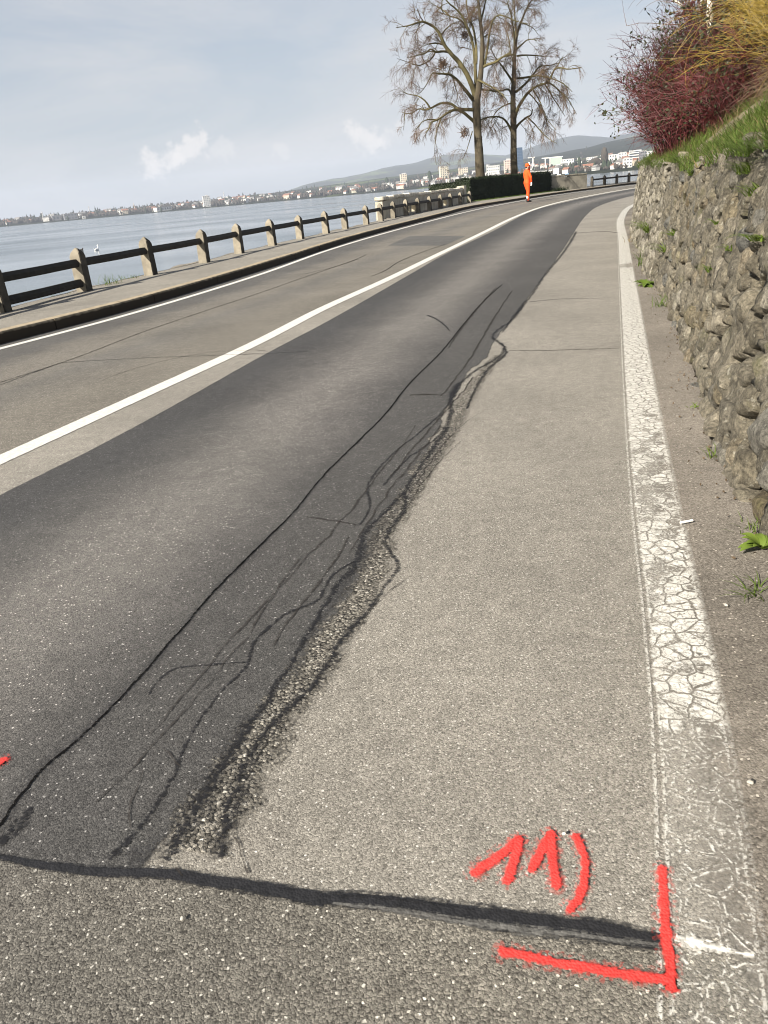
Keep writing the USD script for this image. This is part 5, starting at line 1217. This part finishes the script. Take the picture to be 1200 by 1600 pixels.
def litter(n, y0, y1, seed):
    r = np.random.default_rng(seed); y = y0 + (y1 - y0) * r.random(n) ** 1.4; x = K_wall(y) - np.abs(r.normal(0, .09, n)) + .03
    return leaves(np.column_stack([x, y, np.full(n, .012)]), .009, r)
obj('leaf_litter', litter(320, 1.5, 12, 5), M_leafd, kind='stuff', label='dry leaf crumbs and grit along the wall foot', cat='litter')
# swan far out
sg_ = G(151, 391, WZ)
sw = thing('swan', 'small white swan on the lake left of the trees', 'swan', tuple(sg_), 1.2, scale=(.5, .5, .5))
M_sw = plain('white_feather', (.85, .85, .83), .7, .05)
obj('body', chain([(V3(-.25, 0, .12), .16, V3(.2, 0, .1), .2), (V3(-.3, 0, .2), .1, V3(-.5, 0, .28), .03), (V3(.25, 0, .15), .09, V3(.38, 0, .4), .05), (V3(.38, 0, .4), .05, V3(.33, 0, .62), .045), (V3(.33, 0, .62), .045, V3(.45, 0, .68), .055)], .04, 4), M_sw, sw, smooth=True)
obj('beak', tube([V3(.47, 0, .67), V3(.6, 0, .63)], [.025, .01], 6), plain('beak', (.6, .2, .03), .5, .1), sw)
d = ray(127, 387); wx = 64.0
obj('duck', chain([(V3(0, 0, 0), .1, V3(.2, 0, 0), .08), (V3(.2, 0, .05), .05, V3(.26, 0, .16), .06)], .04, 3) if False else (lambda m_: (m_[0] + G(126, 391, WZ), m_[1]))(chain([(V3(0, 0, .02), .07, V3(.14, 0, .02), .05), (V3(.14, 0, .04), .035, V3(.18, 0, .12), .04)], .04, 3)), M_boot, smooth=True, label='dark water bird left of the white swan', cat='duck')

# ---------------------------------------------------------------- far shore: terrain
def ang_of(px, py):
    d = ray(px, py); return math.atan2(d[0], d[1]), d[2] / math.hypot(d[0], d[1])
def prof(pts):
    a = np.array(sorted(ang_of(*p) for p in pts)); return lambda th: np.interp(th, a[:, 0], a[:, 1])
E1 = prof([(-300, 380), (0, 350), (60, 345), (100, 340), (140, 333), (165, 329), (190, 329), (215, 327), (240, 322), (300, 316), (400, 304), (480, 294), (560, 285), (640, 274), (700, 265), (740, 260), (800, 251), (860, 242), (915, 233), (945, 225), (1000, 215), (1150, 190), (1400, 160)])
E2 = prof([(-300, 380), (300, 325), (400, 311), (440, 303), (481, 289), (540, 276), (600, 264), (650, 254), (690, 244), (725, 239), (760, 242), (790, 245), (820, 236), (845, 226), (873, 218), (907, 213), (950, 216), (970, 211), (1000, 205), (1150, 185), (1400, 165)])
sh = np.array(sorted((ang_of(px, 300)[0], r) for px, r in [(-900, 2300), (-300, 2300), (0, 2100), (200, 2000), (400, 1900), (560, 1600), (660, 1350), (740, 1150), (800, 1000), (870, 880), (950, 800), (1000, 760), (1200, 700), (1700, 650)]))
R0 = lambda th: np.interp(th, sh[:, 0], sh[:, 1])
def elev(th, r):
    th, r = np.asarray(th, float), np.asarray(r, float)
    r0 = R0(th); town = np.where(r < r0, -1.0 - (r0 - r) * .08, -.7 + .8 * np.clip((r - r0) / 8, 0, 1) + np.clip(r - r0, 0, 800) * .024)
    z1 = np.maximum(H + E1(th) * 3200, 6.0); z2 = np.maximum(H + E2(th) * 6000, 6.0)
    a = np.clip((r - r0 - 700) / (3200 - r0 - 700), 0, 1); a = a * a * (3 - 2 * a)
    z = town * (1 - a) + z1 * a
    b = np.clip((r - 3200) / 700, 0, 1); b = b * b * (3 - 2 * b)
    c = np.clip((r - 3900) / 2100, 0, 1); c = c * c * (3 - 2 * c)
    lo = np.minimum(z1, z2) * .55
    z = np.where(r > 3200, z1 * (1 - b) + lo * b, z)
    z = np.where(r > 3900, lo * (1 - c) + z2 * c, z)
    z = np.where(r > 6000, z2 * np.clip(1 - (r - 6000) / 700, 0, 1), z)
    p = np.stack([np.sin(th) * r / 260, np.cos(th) * r / 260, th * 0], -1)
    return z + (fbm(p, 5, 9) - .5) * np.clip((r - r0 - 500) / 1500, 0, 1) * 34 * np.where(r < 3900, .55, 1)
th = np.linspace(math.radians(-62), math.radians(55), 420); fr = np.concatenate([np.linspace(-60, 900, 30), np.linspace(1000, 4600, 46)])
rr_ = np.concatenate([np.linspace(0, 1, 34) ** 1.3 * .98, np.linspace(1.0, 1.0, 1)])
TH_, KK = np.meshgrid(th, np.linspace(0, 1, 44), indexing='ij')
RR = (R0(TH_) - 60) + (3200 - R0(TH_) + 60) * KK ** 1.5
TH2, R2 = np.meshgrid(th, np.concatenate([np.linspace(3260, 3900, 8), np.linspace(4000, 6000, 18), [6200, 6450, 6690]]), indexing='ij')
TA, RA = np.hstack([TH_, TH2]), np.hstack([RR, R2])
ZA = elev(TA, RA)
N = {'g': ('geometry', {}), 'n': ('noise_texture', {'scale': .0022, 'detail': 7.0, 'roughness': .62}), 'm': ('mapping', {'scale': (1, 1, 2.0)}), 'r': ('rgb_ramp', {'ramp': [(.0, (.016, .02, .014)), (.5, (.024, .028, .02)), (.55, (.032, .034, .024)), (.575, (.07, .09, .04)), (.63, (.075, .09, .042)), (.66, (.04, .038, .028)), (1, (.028, .028, .022))]}),
     'n2': ('noise_texture', {'scale': .03, 'detail': 5.0}), 'r2': ('map_range', {'from_min': .3, 'from_max': .7, 'to_min': .55, 'to_max': 1.4}), 'vs': ('vector_math', {'math_type': 'scale'}), 'p': ('diffuse_bsdf', {})}
M_hill = MAT('hillside', N, [('g.position', 'm.vector'), ('m.vector', 'n.vector'), ('n.fac', 'r.fac'), ('g.position', 'n2.vector'), ('n2.fac', 'r2.value'), ('r.color', 'vs.vector1'), ('r2.result', 'vs.scale'), ('vs.vector', 'p.color')], surface='p.BSDF')
obj('hills', (np.stack([np.sin(TA) * RA, np.cos(TA) * RA, ZA], -1).reshape(-1, 3), grid_faces(*TA.shape)), M_hill, smooth=True, label='wooded hills in haze behind the town and the far shore', cat='hills', kind='structure')

def far(px, py, rmax=3150):
    """Where the line of sight through a picture point first meets the far shore."""
    d = ray(px, py); d = d / math.hypot(d[0], d[1]); t = math.atan2(d[0], d[1])
    r = np.arange(R0(t) + 4, rmax, 6.0); z = H + d[2] * r
    hit = np.nonzero(elev(np.full_like(r, t), r) >= z)[0]
    k = hit[0] if len(hit) else 0
    return np.array([math.sin(t) * r[k], math.cos(t) * r[k], float(elev(t, r[k]))]), r[k] / FPX * 1.06
rf = np.random.default_rng(404)

# trees of the far shore: bare brownish crowns massed together, a few dark evergreens
def crown(h, w, r, sub=1, conic=False):
    v, f = tm(trimesh.creation.icosphere(sub, 1.0))
    v = v * (1 + .55 * (fbm(v * 1.7 + r.random(3) * 30, 2)[:, None] - .5))
    if conic:
        v[:, :2] *= (1.05 - .95 * (v[:, 2:] * .5 + .5)) * 1.2
    return v * [w / 2, w / 2, h * .52] + [0, 0, h * .5], f
M_fartree = plain('bare_crown', (.06, .052, .043), .95, .35, .15, island=True)
M_evergreen = plain('evergreen_crown', (.03, .042, .025), .95, .3, .3, island=True)
def shore_y(px):
    return 353.0 - .0921 * px
ms = []
lumps = [crown(1.0, 1.0, rf) for _ in range(60)]
for k in range(2900):
    px = rf.uniform(-90, 1060)
    dy = abs(rf.normal(0, 1)) * np.interp(px, [0, 300, 600, 800, 1000], [2.2, 3.5, 6.0, 9, 12]) + .2
    P, mp_ = far(px, shore_y(px) - dy); h = rf.uniform(4.5, 10) * np.interp(px, [0, 500, 1000], [1.2, .95, .55])
    for _ in range(3):                                           # a crown is a few ragged clumps of fine branches
        v, f = lumps[rf.integers(60)]; v = v * [*([h * rf.uniform(.35, .65)] * 2), h * rf.uniform(.55, .95)]
        v = v * (1 + .3 * (rf.random((len(v), 1)) - .5)); ms.append((v + P + [*rf.normal(0, h * .2, 2), rf.uniform(-.05, .12) * h], f))
obj('shore_woodland', join(ms), M_fartree, kind='stuff', label='brown leafless trees massed along the far shore', cat='woodland', smooth=False)
ms = []
for k in range(420):
    px = rf.uniform(-50, 1060); dy = abs(rf.normal(0, 1)) * np.interp(px, [0, 600, 1000], [3, 7, 14]) + 1
    P, mp_ = far(px, shore_y(px) - dy); h = rf.uniform(6, 13) * np.interp(px, [0, 1000], [1.2, .8]); v, f = crown(h, h * rf.uniform(.35, .6), rf, 1, True); ms.append((v + P, f))
obj('shore_evergreens', join(ms), M_evergreen, kind='stuff', label='dark evergreen trees scattered through the far town', cat='woodland', smooth=True)
for px, py, hp, wp_, lab, mt in [(944, 262, 24, 9, 'tall dark poplar standing among the white buildings on the far shore', M_fartree), (905, 264, 14, 5, 'slim dark evergreen left of the poplar on the far shore', M_evergreen), (672, 287, 16, 6, 'dark fir on the far shore left of the pale slab tower', M_evergreen), (605, 291, 11, 5, 'dark conifer beside the round-topped tower', M_evergreen), (930, 264, 13, 16, 'broad bare tree left of the poplar on the far shore', M_fartree)]:
    P, mp_ = far(px, py); t = thing('far_tree', lab, 'tree', tuple(P)); h = hp * mp_
    obj('trunk', tube([[0, 0, -.5], [0, 0, h * .3]], h * .02, 6), M_bark, t); obj('crown', tuple([crown(h * .95, wp_ * mp_, rf, 3)[0] + [0, 0, h * .05], crown(h, wp_ * mp_, rf, 3)[1]]), mt, t, smooth=True)

# ---------------------------------------------------------------- far shore: buildings
WALLC = {'white': (.58, .57, .54), 'cream': (.52, .48, .38), 'grey': (.4, .4, .39), 'pink': (.5, .38, .32), 'blue': (.07, .1, .15), 'green': (.3, .36, .31), 'dark': (.16, .16, .17), 'tan': (.48, .42, .33)}
MW = {k: plain('render_' + k, c, .85, .08, .2) for k, c in WALLC.items()}
M_roofr = plain('roof_tile', (.2, .1, .07), .85, .25, .3); M_roofg = plain('roof_slate', (.16, .155, .15), .8, .25, .3); M_winb = plain('far_window', (.05, .06, .07), .3, .2); M_flat = plain('flat_roof', (.3, .3, .3), .85, .2, .2)
def gable(w, d, h, rise, over=.4):
    w2, d2 = w / 2 + over, d / 2 + over
    V = np.array([[-w2, -d2, h - .2], [w2, -d2, h - .2], [w2, d2, h - .2], [-w2, d2, h - .2], [-w2, 0, h + rise], [w2, 0, h + rise], [-w2, -d2, h - .45], [w2, -d2, h - .45], [w2, d2, h - .45], [-w2, d2, h - .45]], float)
    F = np.array([[0, 1, 5], [0, 5, 4], [2, 3, 4], [2, 4, 5], [0, 4, 3], [1, 2, 5], [6, 8, 7], [6, 9, 8], [0, 6, 7], [0, 7, 1], [1, 7, 8], [1, 8, 2], [2, 8, 9], [2, 9, 3], [3, 9, 6], [3, 6, 0]])
    return V, F
def windows(root, w, d, h, floors, cols, sill=.9, wh=1.3, ww=1.1):
    for fl in range(floors):
        z = 1.0 + (h - .6) / floors * fl + .3
        for c in range(cols):
            x = -w / 2 + w * (c + .5) / cols
            obj('window', boxm((min(ww, w / cols * .6), .12, min(wh, h / floors * .55)), (x, -d / 2 - .03, z + .5)), M_winb, root)
protos = []
def house(P, rz, kind, label, group, scale):
    if kind < len(protos) and protos[kind] is not None:
        return copy_of(protos[kind], P, rz, (scale,) * 3, label, 'house', group)
    return None
HK = [('white', 9, 8, 5.6, 2.6, M_roofr, 2, 3), ('cream', 11, 8, 6.0, 2.4, M_roofr, 2, 4), ('white', 13, 9, 8.2, 2.2, M_roofg, 3, 4), ('grey', 10, 8, 5.5, 2.6, M_roofg, 2, 3), ('white', 16, 9, 8.6, .0, M_flat, 3, 5), ('tan', 12, 9, 7.4, 2.6, M_roofr, 2, 4)]
HL = ['small white house with red roof on the far shore', 'cream house with red roof on the far shore', 'three-storey white house with grey roof on the far shore', 'small grey house with slate roof on the far shore', 'white flat-roofed block on the far shore', 'tan house with red roof on the far shore']
HG = ['small white red-roofed houses of the far shore', 'cream houses of the far shore', 'three-storey white houses of the far shore', 'grey houses of the far shore', 'white flat-roofed blocks of the far shore', 'tan houses of the far shore']
first = [None] * 6
placed = []
def put_house(kind, px, py, k=1.0):
    placed.append((kind, px, None))
    P, mp_ = far(px, py); rz = math.atan2(P[1], P[0]) - math.pi / 2 + rf.normal(0, .5)
    if first[kind] is None:
        c, w, d_, h, rise, rm, fl, cl = HK[kind]
        t = thing('far_house', HL[kind], 'house', tuple(P), rz, HG[kind], scale=(k,) * 3)
        obj('wall', boxm((w, d_, h + 2), (0, 0, h / 2 - 1)), MW[c], t)
        if rise:
            obj('gable', (lambda g_: (g_[0] * [.93, .88, 1] - [0, 0, .35], g_[1]))(gable(w, d_, h, rise, .0)), MW[c], t); obj('roof', gable(w, d_, h, rise), rm, t); obj('chimney', boxm((.7, .7, 1.8), (w * .2, d_ * .12, h + rise * .8)), MW['grey'], t)
        else:
            obj('roof', boxm((w + .4, d_ + .4, .4), (0, 0, h + .2)), rm, t); obj('roof_hut', boxm((3, 3, 1.8), (w * .2, 0, h + 1.2)), MW['grey'], t)
        windows(t, w, d_, h, fl, cl)
        first[kind] = t
    else:
        t = copy_of(first[kind], P, rz, (k,) * 3, HL[kind], 'house', HG[kind])
    placed[-1] = (kind, px, t)
    return t
for n_, x0, x1, dmax, kk in [(16, -60, 130, 3.2, 1.1), (26, 130, 330, 5, 1.0), (40, 330, 560, 9, .95), (40, 500, 700, 10, .85), (30, 690, 840, 14, .7), (60, 820, 1040, 20, .62), (34, 700, 1020, 26, .55)]:
    for _ in range(n_):
        px = rf.uniform(x0, x1); dy = .4 + dmax * rf.random() ** 1.5
        put_house(int(rf.choice(6, p=[.3, .14, .2, .1, .16, .1])), px, shore_y(px) - dy, kk * rf.uniform(.8, 1.25))

ZONES = [(0, 'left of the dark halls'), (133, 'between boathouse and cube-shaped block'), (324, 'right of the cube-shaped block'), (450, 'midway to round-topped tower'), (560, 'near the round-topped tower'), (660, 'left of the larger lime tree'), (750, 'between the two lime trees'), (806, 'behind the person'), (862, 'around the pale green hall'), (915, 'around the tall poplar'), (960, 'left of the banded building'), (1000, 'right of the banded building')]
SHORT = ['small white red-roofed house', 'cream house', 'three-storey white house', 'grey slate-roofed house', 'white flat-roofed house', 'tan house']
ORD = ['leftmost', 'second', 'third', 'fourth', 'fifth', 'sixth', 'seventh', 'eighth', 'ninth', 'tenth', 'eleventh', 'twelfth', 'thirteenth', 'fourteenth', 'fifteenth', 'sixteenth']
def label_houses():
    sets = {}
    for kind, px, t in placed:
        z = max([i for i, (x, _) in enumerate(ZONES) if x <= px], default=0); sets.setdefault((kind, z), []).append((px, t))
    for (kind, z), L in sets.items():
        L.sort(key=lambda a: a[0])
        for i, (px, t) in enumerate(L):
            t.SetCustomDataByKey('label', (f'{SHORT[kind]} {ZONES[z][1]}' if len(L) == 1 else f'{ORD[min(i, 15)]}{" from left" if i else ""} {SHORT[kind]} {ZONES[z][1]}') + ', far shore')
label_houses()

def block(label, px, py, wpx, hpx, col, floors, cols, dpx=None, band=False, rot=.15, top=None, cat='building'):
    P, mp_ = far(px, py); w, h = wpx * mp_, hpx * mp_; d_ = (dpx or wpx * .6) * mp_
    t = thing('far_building', label, cat, tuple(P), math.atan2(P[1], P[0]) - math.pi / 2 + rot)
    obj('wall', boxm((w, d_, h + 4), (0, 0, h / 2 - 2)), MW[col], t)
    obj('roof', boxm((w * 1.03, d_ * 1.03, h * .03 + .2), (0, 0, h + h * .015)), M_flat, t)
    fh = h / floors
    for fl in range(floors):
        z = fh * (fl + .55)
        if band:
            obj('window_band', boxm((w * .95, .2, fh * .42), (0, -d_ / 2 - .05, z)), M_winb, t)
            obj('balcony', boxm((w * 1.02, 1.0, fh * .3), (0, -d_ / 2 - .5, z - fh * .4)), MW['white'], t)
        else:
            for c in range(cols):
                obj('window', boxm((w / cols * .5, .2, fh * .45), (-w / 2 + w * (c + .5) / cols, -d_ / 2 - .05, z)), M_winb, t)
    if top:
        obj('roof_hut', boxm((w * top, d_ * .6, h * .12), (w * .1, 0, h * 1.05)), MW['grey'], t)
    return t
block('pale cube-shaped high block alone on the left far shore', 324, 323, 9, 13, 'grey', 6, 4, 8, top=.3)
block('long low white hall on the left far shore', 258, 329, 28, 4.5, 'white', 1, 8, 9, rot=.5)
block('low dark hall on the far left shore', 93, 344, 17, 5.5, 'dark', 1, 4, 8)
block('wider dark hall right of the low dark one', 111, 343, 16, 7, 'dark', 2, 4, 8)
block('small white boathouse on the far left shore', 131.5, 341.5, 4, 3, 'white', 1, 2)
block('long pale flat hall among trees left of the cube-shaped block', 195, 332.5, 26, 4, 'cream', 1, 7, 8)
block('pale round-topped tower block on the middle far shore', 631, 288.5, 8.5, 13, 'tan', 6, 3, 7, top=.6)
block('cream slab tower left of the larger lime tree', 694, 283, 11.5, 18, 'cream', 8, 4, 6, rot=.3)
block('bright low white roofed hall left of the slab tower', 672, 278.5, 7, 3.4, 'white', 1, 3)
block('low white hall behind the left trunk', 729, 283, 12, 5, 'white', 1, 4)
block('grey block with many windows between the two trunks', 772, 277, 18, 14, 'grey', 4, 7, 9, rot=-.25)
block('tan apartment block left of the larger trunk', 724, 275, 12, 10, 'tan', 4, 4)
block('dark blue-grey block left of the pink tower', 788, 272, 10, 9, 'dark', 3, 3)
block('pink stepped tower behind the right trunk', 793.5, 275, 9, 19, 'pink', 7, 3, 7, top=.55)
# the dark tapering tower
P, mp_ = far(812.5, 272); t = thing('far_tower', 'dark blue tapering glass tower right of the slimmer tree trunk', 'tower', tuple(P), math.atan2(P[1], P[0]) - math.pi / 2)
hw, hh_ = 5.2 * mp_, 32 * mp_
V, F = boxm((2 * hw, hw * 1.5, 1), (0, 0, .5)); V = V.copy(); k = V[:, 2] > .5; V[k, 0] = V[k, 0] * .72 - hw * .06; V[:, 2] = V[:, 2] * hh_
obj('facade', (V, F), plain('blue_glass', (.035, .06, .1), .25, .15, .1), t)
for k in range(1, 9):
    z = hh_ * k / 9; s = 1 - .28 * k / 9
    obj('floor_band', boxm((2 * hw * s + .3, hw * 1.5 + .3, .5), (-hw * .06 * k / 9, 0, z)), MW['blue'], t)
block('white office block with rows of windows behind the person', 838, 277, 26, 7, 'white', 2, 9, 9)
block('long white terrace left of the tall poplar', 856, 273, 22, 5, 'grey', 1, 8, 8)
block('bright white cubic block on the shore right of the hedge', 887, 262.5, 16.5, 10.5, 'white', 3, 5, 9, rot=-.1)
# greenish hall with a white frame roof
P, mp_ = far(869, 262); t = thing('far_hall', 'pale green hall with a projecting white roof frame', 'building', tuple(P), math.atan2(P[1], P[0]) - math.pi / 2)
obj('wall', boxm((15 * mp_, 9 * mp_, 14 * mp_), (0, 0, 5 * mp_)), MW['green'], t); obj('roof_frame', boxm((27 * mp_, 9.5 * mp_, 1.2 * mp_), (-5 * mp_, 0, 12.6 * mp_)), MW['white'], t); obj('column', boxm((1.2 * mp_, 1.2 * mp_, 12 * mp_), (-14 * mp_, -4 * mp_, 6 * mp_)), MW['white'], t); obj('column', boxm((1.2 * mp_, 1.2 * mp_, 12 * mp_), (-7.9 * mp_, -4.6 * mp_, 6 * mp_)), MW['white'], t)
# white portal frame
P, mp_ = far(832, 272); t = thing('far_gantry', 'slender white T-shaped mast above the raised hand', 'mast', tuple(P)); obj('column', boxm((1.6 * mp_, 1.6 * mp_, 20 * mp_), (.6 * mp_, 0, 10 * mp_)), MW['white'], t); obj('beam', boxm((9 * mp_, 1.6 * mp_, 1.1 * mp_), (-1.2 * mp_, 0, 20 * mp_)), MW['white'], t)
block('cream villa left of the poplar', 934, 262.5, 11, 11, 'cream', 3, 3, 8)
block('white house row above the villa', 925, 252, 14, 5, 'white', 2, 5, 7)
block('grey and white block on the slope right of the poplar', 961, 252, 16, 8, 'white', 2, 5, 8)
block('white block with a dark top behind the shore houses', 972, 251, 10, 9, 'white', 3, 3, 6, top=.8)
block('white shore block left of the banded building', 980, 262, 11, 11, 'white', 3, 3, 8)
block('large white banded building at the right end of the shore', 993, 258, 15, 17, 'white', 6, 5, 10, band=True, rot=-.2)
block('dark-glazed wing right of the banded building', 1003.5, 258, 8, 16, 'dark', 5, 3, 8)
block('long white building partly behind the wall top', 1016, 247, 14, 8, 'white', 3, 4, 8)
block('white house beside the water right of the poplar', 963, 263.5, 7, 7, 'white', 2, 2)
for px, py, hpx, lab in [(69, 346, 12, 'thin grey mast on the far left shore'), (141, 336, 11, 'pale lattice mast above the small hill'), (211, 329, 9, 'reddish chimney on the far left shore'), (351, 312, 10, 'thin mast right of the cube-shaped block')]:
    P, mp_ = far(px, py); t = thing('far_mast', lab, 'mast', tuple(P)); h = hpx * mp_
    obj('shaft', tube([[0, 0, -2], [0, 0, h]], [.75 * mp_ / 1.3, .45 * mp_ / 1.3], 8), MW['pink' if 'red' in lab else 'grey'], t); obj('platform', tube([[0, 0, h * .8], [0, 0, h * .86]], .9 * mp_ / 1.3, 8), MW['grey'], t)
# two moored boats
M_hull = plain('boat_hull', (.8, .8, .78), .4, .05); M_cover = plain('boat_cover', (.16, .27, .4), .7, .1)
for px, py, lab, mt in [(874, 273.2, 'white motor boat moored off the far shore', MW['white']), (886.5, 272.2, 'white boat with a blue cover moored off the far shore', M_cover), (908, 269, 'small white dinghy right of the two moored boats', MW['white'])]:
    d = ray(px, py); r = R0(math.atan2(d[0], d[1])) - 22; u = d / math.hypot(d[0], d[1]); P = np.array([u[0] * r, u[1] * r, WZ]); k = .5 if 'dinghy' in lab else 1.0
    t = thing('moored_boat', lab, 'boat', tuple(P), math.atan2(P[1], P[0]) - math.pi / 2 + .3, scale=(k,) * 3)
    xs_ = np.linspace(-4.2, 4.6, 10); hw_ = 1.5 * np.sqrt(np.clip(1 - (np.clip(xs_, 0, 9) / 4.65) ** 2.2, .003, 1))
    V = np.array([[x, y * w * k2, z] for x, w in zip(xs_, hw_) for (y, k2, z) in ((-1, .75, -.3), (-1, 1, 1.15 + .05 * x), (1, 1, 1.15 + .05 * x), (1, .75, -.3))]); F = []
    for i in range(9):
        for j in range(4):
            j2 = (j + 1) % 4; F += [[i * 4 + j, i * 4 + j2, i * 4 + 4 + j2], [i * 4 + j, i * 4 + 4 + j2, i * 4 + 4 + j]]
    F += [[0, 2, 1], [0, 3, 2]]
    obj('hull', (V, np.array(F)), M_hull, t)
    if k == 1:
        obj('cabin', boxm((3.6, 2.1, 1.5), (-.4, 0, 1.9), 0, .3), mt, t); obj('windscreen', boxm((.3, 1.8, .7), (1.6, 0, 1.9)), M_winb, t)
    else:
        obj('bench', boxm((.4, 2.4, .2), (0, 0, 1.15)), M_roofg, t)

# ---------------------------------------------------------------- air
zt = max(float(ZA.max()) + 15, 60)
lo, hi = np.array([-7000, -600, -180.0]), np.array([7000, 7000, zt])
obj('haze', boxm(hi - lo, (hi + lo) / 2), MAT('haze', {'v': ('principled_volume', {'color': (.68, .76, .9), 'density': .000125, 'anisotropy': .0})}, volume='v.volume'), kind='stuff', label='thin blue haze over the lake and the far shore', cat='haze')
